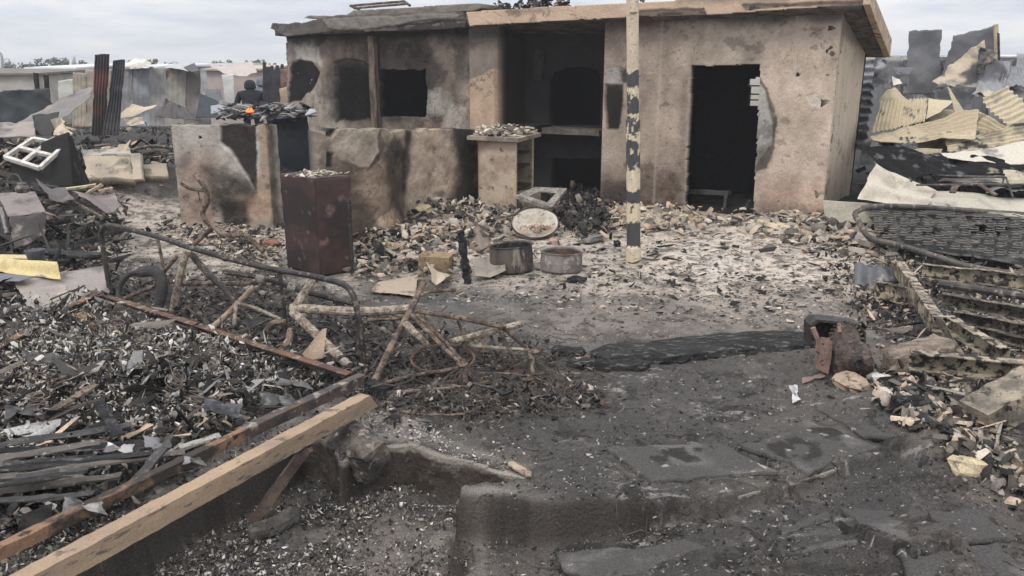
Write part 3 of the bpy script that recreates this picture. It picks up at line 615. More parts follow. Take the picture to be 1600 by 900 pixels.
def paint_low(u,v,x,y,z):
    LY=[([(505,255),(620,240),(625,380),(505,400)],(.08,.058,.045),14,.85,25,0),
        ([(560,270),(610,240),(632,300),(622,385),(585,380)],(.36,.27,.20),12,.6,25,0),
        ([(512,182),(540,182),(524,206),(518,214),(511,212)],(.03,.026,.024),2,.95,4,-.03),
        ([(511,236),(521,240),(519,262),(510,262)],(.02,.02,.02),2,.95,3,-.03),
        ([(516,218),(524,204),(540,184),(590,184),(596,200),(594,225),(590,240),(576,261),(560,262),(545,256),(530,250),(519,236)],(.32,.27,.215),1.5,.9,5,.012),
        ([(585,186),(592,204),(588,214),(592,238),(578,262),(572,268),(596,250),(603,224),(596,206),(598,186)],(.06,.045,.037),2,.8,4,-.01),
        ([(617,190),(626,205),(630,218),(626,222),(618,206),(612,192)],(.05,.04,.035),1.5,.8,3,-.01),
        ([(597,188),(620,186),(632,210),(628,222),(615,205)],(.46,.37,.26),3,.7,5,.006),
        ([(600,225),(630,215),(640,300),(634,345),(608,320)],(.03,.025,.022),8,.85,12,0),
        ([(632,186),(648,190),(642,240),(634,300),(626,300)],(.022,.019,.018),4,.9,6,0),
        ([(645,190),(700,190),(712,260),(700,340),(640,350)],(.44,.345,.265),14,.85,18,0),
        ([(705,190),(745,180),(750,345),(700,345),(715,270)],(.03,.026,.023),10,.92,14,0),
        ([(690,183),(738,180),(738,192),(722,198),(700,192)],(.48,.44,.38),3,.7,8,.006),
        ([(590,345),(612,330),(620,352),(612,392),(598,392)],(.46,.34,.235),3,.8,6,.008)]
    col,dep=layers(u,v,np.array([.29,.235,.185]),LY,x,y,z,22); col=col*pgon_noise(x,y,z,5,106,.3,1.7)*pgon_noise(x,y,z,24,107,.8,1.2); return col,dep
lw=[G(506,395),G(600,377),G(640,352),G(748,322)]
o=wall('low_yard_wall',lw,-.1,lambda t:1.46-.24*t,.17,.012,paint_low,None,None,rag=.11,bumpy=.02,seed=4,back=.08)
tag(o,'chest-high cracked plaster wall running up to the house front beside the maroon cabinet','wall')

def hexbox(name,Nc,Lc,Rc,zt,base,stains,parent,inset=0.0,z0=0,names=('side_panel',)*4,wv=0,crump=.012,seed=0,skip=(),top=None):
    Bc=Lc+Rc-Nc; c=(Lc+Rc)/2
    def up(p): q=p.lerp(c,inset); return Vector((q.x,q.y,zt))
    def dn(p): return Vector((p.x,p.y,z0))
    fs={'l':(Lc,Nc),'r':(Nc,Rc),'br':(Rc,Bc),'bl':(Bc,Lc)}
    for i,(k,(a,b)) in enumerate(fs.items()):
        if k in skip: continue
        sheet(names[i],[up(a),up(b),dn(b),dn(a)],parent,nx=24,ny=40,crumple=crump,base=base,stains=stains,seed=seed+i,rag=0.0)
    if 'top' not in skip: sheet('top_panel',[up(Lc),up(Bc),up(Rc),up(Nc)],parent,nx=20,ny=20,crumple=crump*.6,base=top or base,stains=stains if top is None else (),seed=seed+7,rag=0)
# maroon cabinet
Nc,Lc,Rc=[Vector(G(*p)) for p in ((502,432),(450,418),(553,424))]
cab=thing('metal_cabinet','scorched maroon steel cabinet with ash on top, in front of the low wall','cabinet',(Nc.x,Nc.y,0))
zt=A(486,277,Nc.y+.1).z
hexbox('cabinet',Nc,Lc,Rc,zt,(.056,.029,.027),(((.026,.017,.016),3,.42,.60),((.16,.10,.085),6,.62,.74),((.3,.25,.22),14,.72,.78)),cab,inset=-.03,seed=210,names=('side_panel','front_panel','side_panel','side_panel'))
def scatter_pts(mid,rx,ry,n,h):
    return [Vector((mid[0]+random.gauss(0,rx),mid[1]+random.gauss(0,ry),mid[2]+random.random()*h)) for _ in range(n)]
mb=MB(); c=(Lc+Rc)/2; shards(mb,[p for p in scatter_pts((c.x,c.y,zt+.004),.16,.16,150,.02) if abs(p.x-c.x)+abs(p.y-c.y)<.36],.02,.10,.08,((.42,.37,.30),(.3,.26,.21),(.5,.45,.38),(.1,.09,.08)),.25)
tag(mb.build('ash_flakes',BITS,None,cols=True),'pale flaky ash lying on top of the maroon cabinet','ash',kind='stuff')
mb=MB(); mb.tube([A(545,320,7.75),A(551,428,7.75)],.014,6); tag(mb.build('steel_rod',SOOT),'thin black steel rod standing against the right side of the maroon cabinet','rod')
# cream cupboard with shelves
Nc,Lc,Rc=[Vector(G(*p)) for p in ((806,336),(748,330),(833,322))]; d0=Nc.y
cup=thing('cream_cupboard','cream cupboard with an open shelved side and overhanging top, before the dark alcove','cupboard',(Nc.x,Nc.y,0))
zt=A(806,222,d0).z
hexbox('cupboard',Nc,Lc,Rc,zt,(.50,.415,.32),(((.36,.28,.21),4,.45,.62),((.12,.095,.075),13,.62,.72)),cup,seed=230,skip=('r',),names=('side_panel','x','back_panel','side_panel'))
mb=MB()
Bc=Lc+Rc-Nc
for k,t in enumerate((.04,.33,.62,.8)):
    mb=MB(); cc=(Nc+Lc+Rc+Bc)/4; z=zt*t; mb.beam(((Nc+Lc)/2).lerp((Rc+Bc)/2,.12)+Vector((0,0,z)),((Nc+Lc)/2).lerp((Rc+Bc)/2,.97)+Vector((0,0,z)),(Nc-Lc).length*.8,.02,seg=3,wob=.004); mb.build('shelf',SOOT,cup)
for a in (Nc,Rc):
    mb=MB(); q=a.lerp((Lc+Rc)/2,.05); mb.beam(q+Vector((0,0,.01)),q+Vector((0,0,zt)),.035,.035,up=nf); mb.build('corner_post',CREAM,cup)
mb=MB(); e=(Rc-Nc)*1.3; w=(Nc-Lc)*1.35; c4=(Nc+Lc+Rc+Bc)/4+Vector((0,0,zt+.03))
c4=c4-w*.03
V=[c4+a*w/2+b*e/2+Vector((0,0,z_)) for z_ in (-.02,.035) for a,b in ((-1,-1),(1,-1),(1,1),(-1,1))]
mb.add(V,[[3,2,1,0],[4,5,6,7],[0,1,5,4],[1,2,6,5],[2,3,7,6],[3,0,4,7]]); mb.build('worktop',mat('worktop_grey',(.30,.25,.20),(.17,.14,.12),6,rough=.9,bump=.6),cup)
mb=MB(); c4b=c4+Vector((0,0,.04)); pts=[]
for _ in range(190): pts.append(c4b+w*random.uniform(-.42,.42)+e*random.uniform(-.42,.42)+Vector((0,0,random.random()**2*.12)))
shards(mb,pts,.05,.2,.12,((.42,.36,.29),(.3,.25,.2),(.5,.44,.36),(.12,.10,.09)),.35)
tag(mb.build('plaster_flakes',BITS,None,cols=True),'broken plaster flakes piled on the cream cupboard top','rubble',kind='stuff')
# small stone block + tilted tray frame
o=MB(); 
hexN,hexL,hexR=[Vector(G(*p)) for p in ((812,335),(806,330),(836,326))]
mb=MB(); mb.beam(G(807,334,.02)+Vector((0,.1,.14)),G(838,330,.02)+Vector((0,.1,.14)),.22,.30,seg=4,wob=.012); tag(mb.build('concrete_block',mat('block',(.27,.215,.17),(.17,.135,.11),6,rough=.95,bump=.8)),'brown concrete block propping up the tilted square tray frame','block')
fr=thing('tray_frame','tilted grey square frame with an open centre, leaning beside the cream cupboard','frame',tuple(G(850,325,.2)))
Y1=10.9
OU=[A(806,305,Y1),A(836,292,Y1+.5),A(886,294,Y1+.55),A(862,324,Y1-.1)]; INN=[A(826,304,Y1+.05),A(843,297,Y1+.4),A(869,299,Y1+.42),A(855,314,Y1+.05)]
for i in range(4):
    j=(i+1)%4; mb=MB(); V=[]
    for p in (OU[i],OU[j],INN[j],INN[i]): V.append(p)
    for p in (OU[i],OU[j],INN[j],INN[i]): V.append(p-Vector((0,0,.045 if p in (OU[i],OU[j]) else .03)))
    V[2]=V[2]-Vector((0,0,.02)); V[3]=V[3]-Vector((0,0,.02))
    mb.add(V,[[0,1,2,3],[7,6,5,4],[0,4,5,1],[1,5,6,2],[2,6,7,3],[3,7,4,0]]); mb.build('frame_rail',mat('frame_grey',(.30,.27,.23),(.15,.13,.115),14,c3=(.05,.045,.04),rough=.7),fr)
# the striped pole
pb=G(990,411); ptop=A(988,-60,pb.y-.0)
pole=thing('striped_pole','tall cream pole with flaking black and cream bands in front of the house','pole',tuple(pb))
def paint_pole():
    n,m=28,420; r0=.075; V=[];cols=[];Fc=[]
    th=np.linspace(0,2*np.pi,n,endpoint=False); ts=np.linspace(-.02,1.25,m); T,S=np.meshgrid(ts,th,indexing='ij')
    base=np.array(pb); tp=np.array(ptop); ax=tp-base
    rr=np.where(T<.06,.085,np.where(T<.5,.074,.062)); rr=rr*(1+.03*(fbm(np.cos(S)*2,np.sin(S)*2,T*30,1.5,3,131)-.5))
    X=base[0]+ax[0]*T+np.cos(S)*rr; Y=base[1]+ax[1]*T+np.sin(S)*rr; Z=base[2]+ax[2]*T
    u,v=proj(X,Y,Z); vv=v+(fbm(X*3,Y*3,Z,5,4,132,.65)-.5)*26
    dark=np.zeros(vv.shape,bool)
    for a,b in ((112,138),(150,176),(181,210),(223,268),(293,318),(346,387)): dark|=(vv>a)&(vv<b)
    dark|=(v>108)&(v<392)&(fbm(X*4,Y*4,Z,8,4,133,.6)>.66); dark&=~((fbm(X*4,Y*4,Z,9,4,134,.6)>.60)&(v>135)&(v<270))
    col=np.where(dark[...,None],np.array([.055,.055,.058]),np.array([.58,.49,.35])*1.0)
    col=col*(.7+.5*fbm(X*6,Y*6,Z,6,4,135)[...,None]); top=(v<108)[...,None]; col=np.where(top,col*np.array([.9,.88,.9]),col)
    sc=(fbm(X*5,Y*5,Z*2,14,3,136,.6)>.68)[...,None]; col=np.where(sc,col*.55,col)
    P=np.stack([X,Y,Z],-1).reshape(-1,3); idx=np.arange(n*m).reshape(m,n); nx_=np.roll(idx,-1,1)
    q=np.stack([idx[:-1],nx_[:-1],nx_[1:],idx[1:]],-1).reshape(-1,4)
    mesh_obj('post',P,q,vmat('pole_paint',.6,0,.4,40,.2,90),pole,col.reshape(-1,3),smooth=True)
paint_pole()
mb=MB(); mb.beam(A(1000,-2,pb.y),A(1007,2,pb.y),.03,.03); mb.tube([A(984,20,pb.y-.07),A(996,20,pb.y-.07)],.006,6); mb.tube([A(1001,3,pb.y),A(1010,-40,pb.y)],.004,5)
PW=mb.build('wire_bracket',BURNT,pole)
# ------------------------------------------------------------------ yard clutter
def rs(prof,n=6): return prof
def pot(c,r,h,wob=.03): 
    return [(r*.9,0),(r*.98,.02),(r,h*.5),(r*.97,h),(r*1.03,h+.006),(r*1.03,h+.016),(r*.94,h+.004),(r*.93,h*.4),(r*.86,.03),(0.001,.025)]
SOOTPOT=mat('smoked_pot',(.10,.085,.07),(.045,.04,.037),5,c3=(.22,.19,.16),rough=.6,metal=.2,stretch=(1,1,.25))
PALEPOT=mat('grey_basin',(.22,.20,.19),(.13,.115,.105),4,c3=(.3,.27,.24),rough=.7)
c=onG(801,430); c.y+=.2
mb=MB(); mb.lathe(c,pot(c,.235,.27),32,ax=Vector((-.06,.05,1)),wob=.04); t=thing('cooking_pot','tall smoke-blackened cooking pot tilted on the ash, left of the grey basin','pot',tuple(c),'pots in the yard')
mb.build('pot_body',SOOTPOT,t,smooth=False)
mb=MB(); mb.lathe(c,[(.001,.03),(.19,.035),(.212,.13),(.216,.262)],32,ax=Vector((-.06,.05,1)),wob=.04); mb.build('pot_dark_liner',CHAR,t)  # added dark liner, its colour stands in for shade inside the pot
mb=MB(); mb.tube(spline([c+Vector((.10,-.22,.27)),c+Vector((.12,-.30,.2)),c+Vector((.12,-.29,.08)),c+Vector((.10,-.24,.02))]),.008,6); mb.build('handle',BURNT,t)
c=onG(879,430); c.y+=.22
mb=MB(); mb.lathe(c,pot(c,.225,.20),32,ax=Vector((.02,.02,1)),wob=.03); o=mb.build('basin',PALEPOT); tag(o,'grey metal basin with rusty rim, right of the tall blackened pot','basin','pots in the yard')
mb=MB(); mb.lathe(c+Vector((0,0,.03)),[(0.001,.0),(.12,.01),(.20,.03),(.206,.155)],26,wob=.03); tag(mb.build('rusty_soil',RUST),'rust-brown residue inside the grey metal basin','residue')
mb=MB(); p0=onG(655,430); p1=onG(703,434); mb.beam(p0+Vector((0,.12,.10)),p1+Vector((0,.12,.10)),.22,.21,seg=5,wob=.01); tag(mb.build('stone_block',mat('mossy_block',(.27,.205,.13),(.16,.12,.08),7,c3=(.10,.08,.055),rough=.95,bump=.8)),'square brown stone block left of the charred stake','block')
mb=MB(); a=onG(730,443); P=[a+Vector((0,0,-.02))]; q=A(720,360,a.y)
for i in range(1,15): P.append(a.lerp(q,i/14)+Vector((random.uniform(-.012,.012),random.uniform(-.01,.01),0)))
mb.tube(P,[random.uniform(.028,.046) for _ in P],9,wob=.4); tag(mb.build('charred_stake',CHAR),'upright charred wooden stake between the stone block and the pots','stake')
# enamel basin on its edge with a bar across
ed=thing('enamel_basin','large pale enamel basin lying tilted in the rubble behind the pots','basin',tuple(onG(835,370)))
c=onG(836,368,.09); ax=Vector((-.05,-.50,.86))
mb=MB(); mb.lathe(c+ax*-.0,[(0.001,0),(.14,.003),(.20,.03),(.27,.08),(.30,.09),(.30,.10),(.265,.092),(.19,.042),(.13,.018),(.001,.014)],40,ax=ax,wob=.03); mb.build('bowl',mat('enamel',(.42,.38,.31),(.28,.24,.185),4,c3=(.20,.15,.11),rough=.5),ed,smooth=False)
mb=MB(); mb.tube([c+ax.normalized()*.105+Vector((math.cos(i/48*6.2832),0,0))*.30+Vector((0,.86,.50))*math.sin(i/48*6.2832)*.30 for i in range(49)],.011,6); mb.build('rim',SOOT,ed)
mb=MB(); shards(mb,scatter_pts((c.x+.05,c.y-.07,c.z+.0),.10,.03,60,.06),.03,.08,.3,((.42,.30,.23),(.5,.42,.34),(.3,.2,.15)),.5); tag(mb.build('basin_rubble',BITS,None,cols=True),'pinkish crumbs lying inside the pale enamel basin','rubble',kind='stuff')
mb=MB(); mb.beam(onG(772,368,.22),onG(878,357,.30),.035,.02,seg=6,wob=.003); tag(mb.build('metal_bar',BURNT),'thin flat bar lying across the pale enamel basin','bar')
for (u,v,s,nm,lab,m_,sd_) in ((866,380,.085,'rounded_stone','smooth pinkish rounded stone in front of the enamel basin',mat('pink_stone',(.38,.27,.21),(.30,.21,.17),4,rough=.9),3),(925,378,.14,'flat_grey_stone','flat grey disc-like stone left of the striped pole base',mat('grey_stone',(.20,.19,.18),(.13,.125,.12),4,rough=.9),5),
     (964,384,.07,'charred_lump','small black charred lump just left of the striped pole base',CHAR,6),(900,441,.1,'charred_lump','flat black charred lump on the ash right of the grey basin',CHAR,16),(570,388,.08,'brick_fragment','small red-brown brick fragment beside the maroon cabinet',RUST,8),(425,385,.1,'brick_fragment','dull red brick fragment between the free wall and the maroon cabinet',mat('brick',(.25,.12,.08),(.2,.12,.09),6,rough=.95),9)):
    mb=MB(); mb.rock(onG(u,v,s*.25),s,sd_,flat=.3 if 'flat' in nm or v==441 else .7); tag(mb.build(nm,m_),lab,'stone' if 'stone' in nm else 'lump' if 'lump' in nm else 'brick')
# bent sheets around the pots
def gs(*q): return [onG(u,v,dz) if len(r)==0 else None for (u,v,dz,*r) in q]
sheet('bent_tin_sheet',gs((728,372,.16),(760,362,.2),(770,396,.02),(735,400,.02)),nx=24,ny=20,crumple=.05,base=(.20,.16,.125),stains=(((.07,.055,.045),6,.5,.6),),seed=301,fold=-.08)
o=bpy.context.scene.collection.objects[-1]; tag(o,'curled brown tin sheet standing in the rubble left of the enamel basin','tin sheet')
o=sheet('tin_sheet',gs((590,448,.05),(655,437,.07),(650,469,.03),(577,461,.03)),nx=40,ny=20,waves=0,crumple=.02,base=(.34,.27,.2),stains=(((.12,.10,.08),9,.55,.65),),seed=302); tag(o,'flat tan sheet with ragged edge lying on the ash below the maroon cabinet','tin sheet')
o=sheet('tin_sheet',gs((664,432,.14),(705,438,.03),(690,453,.05),(672,457,.05)),nx=20,ny=14,crumple=.03,base=(.44,.37,.27),stains=(((.2,.15,.1),6,.55,.65),),seed=303,fold=.04); tag(o,'small folded cream sheet in front of the brown stone block','tin sheet')
o=sheet('tin_sheet',gs((735,425,.10),(785,410,.12),(790,436,.03),(740,442,.02)),nx=24,ny=14,crumple=.03,base=(.27,.23,.19),stains=(((.1,.09,.08),6,.5,.65),),seed=304,fold=.05); tag(o,'grey-brown bent sheet lying between the charred stake and the tall pot','tin sheet')
o=sheet('tin_sheet',gs((758,336,.16),(798,338,.12),(790,352,.08),(750,350,.1)),nx=20,ny=14,crumple=.04,base=(.10,.085,.075),stains=(((.3,.25,.2),6,.55,.65),),seed=305); tag(o,'dark curled sheet at the foot of the cream cupboard','tin sheet')
# ------------------------------------------------------------------ charred beam on the ground
def log(name,pts,w,h,label,seed=0,material=CHAR,cat='beam',group=None):
    P=spline(pts,8); n=12; mb=MB(); V=[];rr=random.Random(seed)
    for i,p in enumerate(P):
        d=(P[min(i+1,len(P)-1)]-P[max(i-1,0)]).normalized(); a=Vector((d.y,-d.x,0)).normalized(); t=i/(len(P)-1); e=min(1,(t*9+.25),((1-t)*9+.25))
        W_=w(t) if callable(w) else w
        for k in range(n):
            th=2*math.pi*k/n; cx=math.copysign(abs(math.cos(th))**.55,math.cos(th)); sz=math.copysign(abs(math.sin(th))**.6,math.sin(th))
            V.append(p+a*cx*W_/2*e*(1+rr.uniform(-.07,.07))+Vector((0,0,1))*sz*h/2*(.5+.5*e)*(1+rr.uniform(-.15,.15)))
    Fc=[list(range(n))[::-1],[(len(P)-1)*n+k for k in range(n)]]
    for i in range(len(P)-1):
        for k in range(n): Fc.append([i*n+k,i*n+(k+1)%n,(i+1)*n+(k+1)%n,(i+1)*n+k])
    mb.add(V,Fc); o=mb.build(name,material); tag(o,label,cat,group); return o
CHAR2=mat('charred_timber',(.018,.018,.018),(.036,.035,.034),7,c3=(.12,.115,.11),rough=.8,bump=1.0,bs=30,stretch=(.5,2,2))
log('charred_beam',[onG(922,556,.0),onG(1000,557,.01),onG(1100,546,.01),onG(1190,538,.01),onG(1280,535,.01)],lambda t:.27+.11*math.sin(t*3)+.05*t,.11,'long flat charred timber beam lying across the yard toward the burnt engine',3,CHAR2,group='charred timbers in the yard')
log('charred_plank',[onG(885,572,.01),onG(950,576,.02),onG(1015,574,.01)],.12,.08,'narrow charred plank lying along the near edge of the long charred beam',4,CHAR2,group='charred timbers in the yard')
log('charred_lump',[onG(862,550,.01),onG(888,554,.02),onG(914,554,.01)],.13,.07,'short charred stub beyond the left tip of the charred beam',5,CHAR2,group='charred timbers in the yard')
# ------------------------------------------------------------------ burnt engine
eb=onG(1315,592); eng=thing('burnt_engine','burnt small engine with toothed flywheel and bent cover, at the end of the charred beam','engine',tuple(eb))
BR=mat('scorched_casting',(.13,.10,.085),(.05,.042,.038),10,c3=(.17,.13,.11),rough=.75,metal=.2,bump=.9)
PK=mat('rosy_rust',(.23,.155,.125),(.14,.095,.08),9,c3=(.05,.04,.037),rough=.85)
Ye=eb.y+.1
def EA(u,v,dy=0): return A(u,v,Ye+dy)
mb=MB(); q=[(1266,540),(1266,508),(1276,499),(1318,503),(1345,508),(1353,520),(1353,545)]
for i in range(len(q)-1): mb.beam(EA(*q[i],.16),EA(*q[i+1],.16),  .012,.10,up=Vector((0,1,.0)))
mb=MB(); P=[EA(u,v,.05) for u,v in q]; V=[];n=len(q)
for dy,th in ((0,0),(.13,0)):
    for p in P: V.append(p+Vector((0,dy,0)))
for dy in (0,.13):
    for p in P: V.append((p+Vector((0,dy,0))).lerp(EA(1310,560,.05+dy),.07))
Fc=[]
for i in range(n-1): Fc+= [[i,i+1,n+i+1,n+i],[2*n+i,3*n+i,3*n+i+1,2*n+i+1],[i,2*n+i,2*n+i+1,i+1],[n+i,n+i+1,3*n+i+1,3*n+i]]
Fc+=[[0,n,3*n,2*n],[n-1,3*n-1,4*n-1,2*n-1]]
back=[P_+Vector((0,.12,0)) for P_ in P]; mb.add(V,Fc); mb.add(back,[list(range(len(back)))]); mb.build('bent_cover',SOOT,eng)
ax=Vector((.25,-.85,.35)); cfl=EA(1322,532,.0)
mb=MB(); mb.lathe(cfl,[(.001,-.03),(.115,-.03),(.12,0),(.10,.015),(.06,.02),(.001,.02)],30,ax=ax)
a_=ax.normalized().orthogonal().normalized(); b_=ax.normalized().cross(a_)
for k in range(26):
    t_=k/26*6.283; d_=a_*math.cos(t_)+b_*math.sin(t_); mb.beam(cfl+d_*.115,cfl+d_*.135,.012,.025,up=ax)
mb.build('flywheel',BR,eng)
mb=MB(); mb.lathe(EA(1331,556,-.02),[(.001,-.1),(.10,-.1),(.115,-.02),(.108,.06),(.07,.11),(.035,.13),(.03,.17),(.001,.17)],22,ax=Vector((.3,-.9,.1)),wob=.05); mb.build('housing',BR,eng)
mb=MB(); mb.beam(EA(1310,585,-.02),EA(1305,540,0),.11,.13,up=ax,seg=5,wob=.012); mb.beam(EA(1335,592,0),EA(1338,565,0),.15,.16,up=ax,seg=4,wob=.012); mb.build('engine_block',BR,eng)
for k in range(5):
    mb=MB(); mb.lathe(EA(1331,556,-.02)+Vector((.3,-.9,.1)).normalized()*(-.085+.028*k),[(.001,0),(.128-.004*k,0),(.128-.004*k,.009),(.001,.009)],24,ax=Vector((.3,-.9,.1)),wob=.03); mb.build('cooling_fin',BR,eng)
mb=MB(); mb.lathe(EA(1336,566,-.16),[(.001,0),(.05,0),(.055,.02),(.03,.03),(.028,.015),(.001,.01)],18,ax=Vector((.35,-.9,.0))); mb.build('shaft_cap',SOOT,eng)
mb=MB(); V=[];
prof=[(1276,530),(1283,526),(1296,528),(1301,537),(1299,560),(1294,585),(1285,581),(1274,575),(1272,550)]
for dy in (-.10,-.02):
    for u,v in prof: V.append(EA(u,v,dy))
n=len(prof); mb.add(V,[list(range(n)),[n+i for i in range(n)][::-1]]+[[i,n+i,n+(i+1)%n,(i+1)%n] for i in range(n)]); mb.lathe(EA(1292,541,-.1),[(.001,-.012),(.014,-.012),(.016,0)],12,ax=Vector((0,-1,0)))
mb.build('side_casing',PK,eng)
mb=MB(); mb.tube([EA(1270,512,-.02),EA(1277,530,-.03)],.018,8); mb.build('spark_plug',PK,eng); mb=MB(); mb.tube([EA(1311,505,0),EA(1312,520,-.05)],.014,8); mb.build('fuel_pipe',PK,eng)
o=sheet('rust_flake',gs((1250,595,.02),(1290,590,.04),(1292,593,.02),(1252,603,.01)),nx=12,ny=8,crumple=.01,base=(.2,.14,.11),seed=330); tag(o,'thin rust-brown leaf-shaped flake lying left of the burnt engine','scrap')
o=sheet('white_scrap',gs((1229,613,.05),(1245,612,.06),(1252,633,.02),(1238,636,.01)),nx=20,ny=16,crumple=.04,cf=14,base=(.48,.48,.47),stains=(((.25,.25,.25),12,.55,.65),),seed=331,rag=.03); tag(o,'crumpled white scrap on the black ground left of the burnt engine','scrap')
# ------------------------------------------------------------------ burnt bed head, bicycles and handlebar on the left
def tube_part(name,pts,r,m,parent,n=8,sp=False,wob=.022,sub=6):
    k_=1.28 if str(parent.name).startswith('bicycle') else 1.15
    r=[x*k_ for x in r] if isinstance(r,list) else r*k_
    mb=MB(); P=spline(pts,sub) if sp else None
    if P is None:
        P=[Vector(pts[0])]
        for a,b in zip(pts[:-1],pts[1:]):
            for i in range(1,sub+1): P.append(Vector(a).lerp(Vector(b),i/sub))
    mb.tube(P,r,n,wob=wob); return mb.build(name,m,parent)
Yl=lambda u:7.1+(5.25-7.1)*(u-160)/(570-160)
BE=lambda u,v:A(u,v,Yl(u))
bed=thing('bed_head_frame','blackened tubular bed head standing over the burnt bicycles, cabinet behind','bed frame',tuple(BE(172,465)))
IRON=mat('black_iron',(.022,.019,.018),(.05,.04,.034),9,c3=(.16,.13,.11),rough=.55,metal=.3)
tube_part('frame_tube',[BE(174,470),BE(163,400),BE(158,368),BE(163,355),BE(178,353),BE(250,371),BE(300,388),BE(400,415),BE(480,430),BE(530,442),BE(548,455),BE(557,480),BE(564,520),BE(569,582)],.019,IRON,bed,sp=True,n=10)
tube_part('rung',[BE(247,376),BE(258,430),BE(276,512)],.012,BURNT,bed)
tube_part('rung',[BE(436,420),BE(446,500),BE(456,565)],.013,IRON,bed)
o=thing('jointed_pipe','dark pipe with pale joint collars running under the bed head tube','pipe',tuple(A(387,428,6.2)))
tube_part('pipe',[A(352,425,6.3),A(400,432,6.2),A(440,443,6.1),A(475,455,6),A(560,476,5.9)],.021,IRON,o,sp=True)
for u,v in ((406,436),(456,449),(528,470)):
    mb=MB(); a=A(u-6,v-2,6.03); b=A(u+6,v+2,6.03); mb.tube([a,b],.033,10,wob=.1); mb.build('collar',ASHY,o)
# bicycle lying nearest
def P3(u,v,z): return G(u,v,z)
bk1=thing('bicycle','pale scorched bicycle frame without wheels, nearest in front of the bed head','bicycle',tuple(P3(585,600,0)),'burnt bicycles')
tube_part('top_tube',[P3(455,481,.34),P3(560,487,.35),P3(645,482,.36)],[.026]*13,PALE,bk1,n=10,sp=True)
tube_part('head_tube',[P3(489,437,.52),P3(472,462,.42),P3(457,487,.32)],.024,PALE,bk1,n=10)
tube_part('down_tube',[P3(458,488,.32),P3(500,528,.21),P3(545,572,.08)],.026,PALE,bk1,n=10)
tube_part('seat_tube',[P3(662,442,.50),P3(642,484,.36),P3(612,540,.20),P3(584,598,.06)],.019,BURNT,bk1,n=10)
tube_part('seat_post',[P3(657,462,.44),P3(672,456,.45),P3(712,453,.44)],.011,BURNT,bk1,sp=True)
for du,dv in ((0,0),(10,-2)): tube_part('seat_stay',[P3(642+du,492,.34),P3(685+du,535+dv,.23),P3(722+du*.4,570,.12)],.011,BURNT,bk1)
tube_part('chain_stay',[P3(604,598,.06),P3(640,588,.07),P3(722,574,.10)],.011,BURNT,bk1)
tube_part('chain_stay',[P3(604,614,.04),P3(660,610,.04),P3(712,606,.05)],.010,BURNT,bk1)
def bristle(mb,c,n,ln,down=.7,r=.0022,sp=1.0):
    for _ in range(n):
        t=random.uniform(0,6.283); e=random.uniform(.3,1)*ln; d=Vector((math.cos(t)*sp,math.sin(t)*sp*.8,random.uniform(-.1,.35)))
        p=Vector(c); P=[p+Vector((random.gauss(0,.012),random.gauss(0,.012),random.uniform(-.03,.04)))]
        for k in range(1,5):
            s=k/4; q=p+d*e*s; q.z=max(float(hz(q.x,q.y))+.006, p.z+d.z*e*s-down*e*s*s); P.append(q+Vector((random.gauss(0,.008),random.gauss(0,.008),0)))
        mb.tube(P,r,4,caps=False)
WIRE=mat('burnt_wire',(.10,.085,.072),(.05,.043,.038),9,rough=.8)
mb=MB(); mb.tube([P3(722,560,.17),P3(728,598,.02)],.022,10); mb.lathe(P3(722,570,.13),[(.001,0),(.04,0),(.04,.01),(.001,.012)],14); mb.lathe(P3(726,590,.04),[(.001,0),(.035,0),(.035,.01),(.001,.012)],14); hub=mb.build('wheel_hub',BURNT,bk1)
mb=MB(); bristle(mb,P3(724,578,.10),60,.30,.9); hs=mb.build('spokes',WIRE,hub); hs['kind']='stuff'
mb=MB(); mb.beam(P3(575,604,.05),P3(604,616,.03),.09,.10,seg=3,wob=.012); mb.build('bottom_bracket',CHAR,bk1)
# second bicycle behind it
bk2=thing('bicycle','thin rusted bicycle frame lying flat behind the nearest frame','bicycle',tuple(P3(787,512,0)),'burnt bicycles')
tube_part('top_tube',[P3(650,486,.36),P3(720,497,.38),P3(787,511,.32)],.015,BURNT,bk2,n=8)
tube_part('seat_tube',[P3(708,533,.18),P3(760,520,.26),P3(817,505,.34)],.019,PALE,bk2,n=9)
tube_part('chain_stay',[P3(725,539,.14),P3(770,543,.15),P3(827,547,.15)],.010,PALE,bk2)
tube_part('seat_stay',[P3(787,512,.31),P3(806,530,.22),P3(827,548,.14)],.011,BURNT,bk2)
tube_part('seat_stay',[P3(782,518,.30),P3(795,545,.18),P3(811,573,.05)],.011,BURNT,bk2)
tube_part('down_tube',[P3(635,507,.30),P3(652,524,.28),P3(669,541,.18)],.020,PALE,bk2)
tube_part('down_tube',[P3(652,495,.32),P3(690,540,.22),P3(712,566,.1)],.010,BURNT,bk2)
tube_part('crank',[P3(724,512,.27),P3(726,545,.12)],.013,BURNT,bk2)
mb=MB(); mb.tube([P3(829,548,.15),P3(832,586,.02)],.024,10); mb.lathe(P3(833,550,.14),[(.001,0),(.045,0),(.045,.008),(.001,.01)],14); hub=mb.build('wheel_hub',BURNT,bk2)
mb=MB(); mb.lathe(P3(824,586,.03),[(.10,0),(.115,.006),(.10,.012),(.04,.008)],24); mb.build('sprocket',RUST,bk2)
mb=MB(); bristle(mb,P3(828,566,.09),55,.30,.9); hs=mb.build('spokes',WIRE,hub); hs['kind']='stuff'
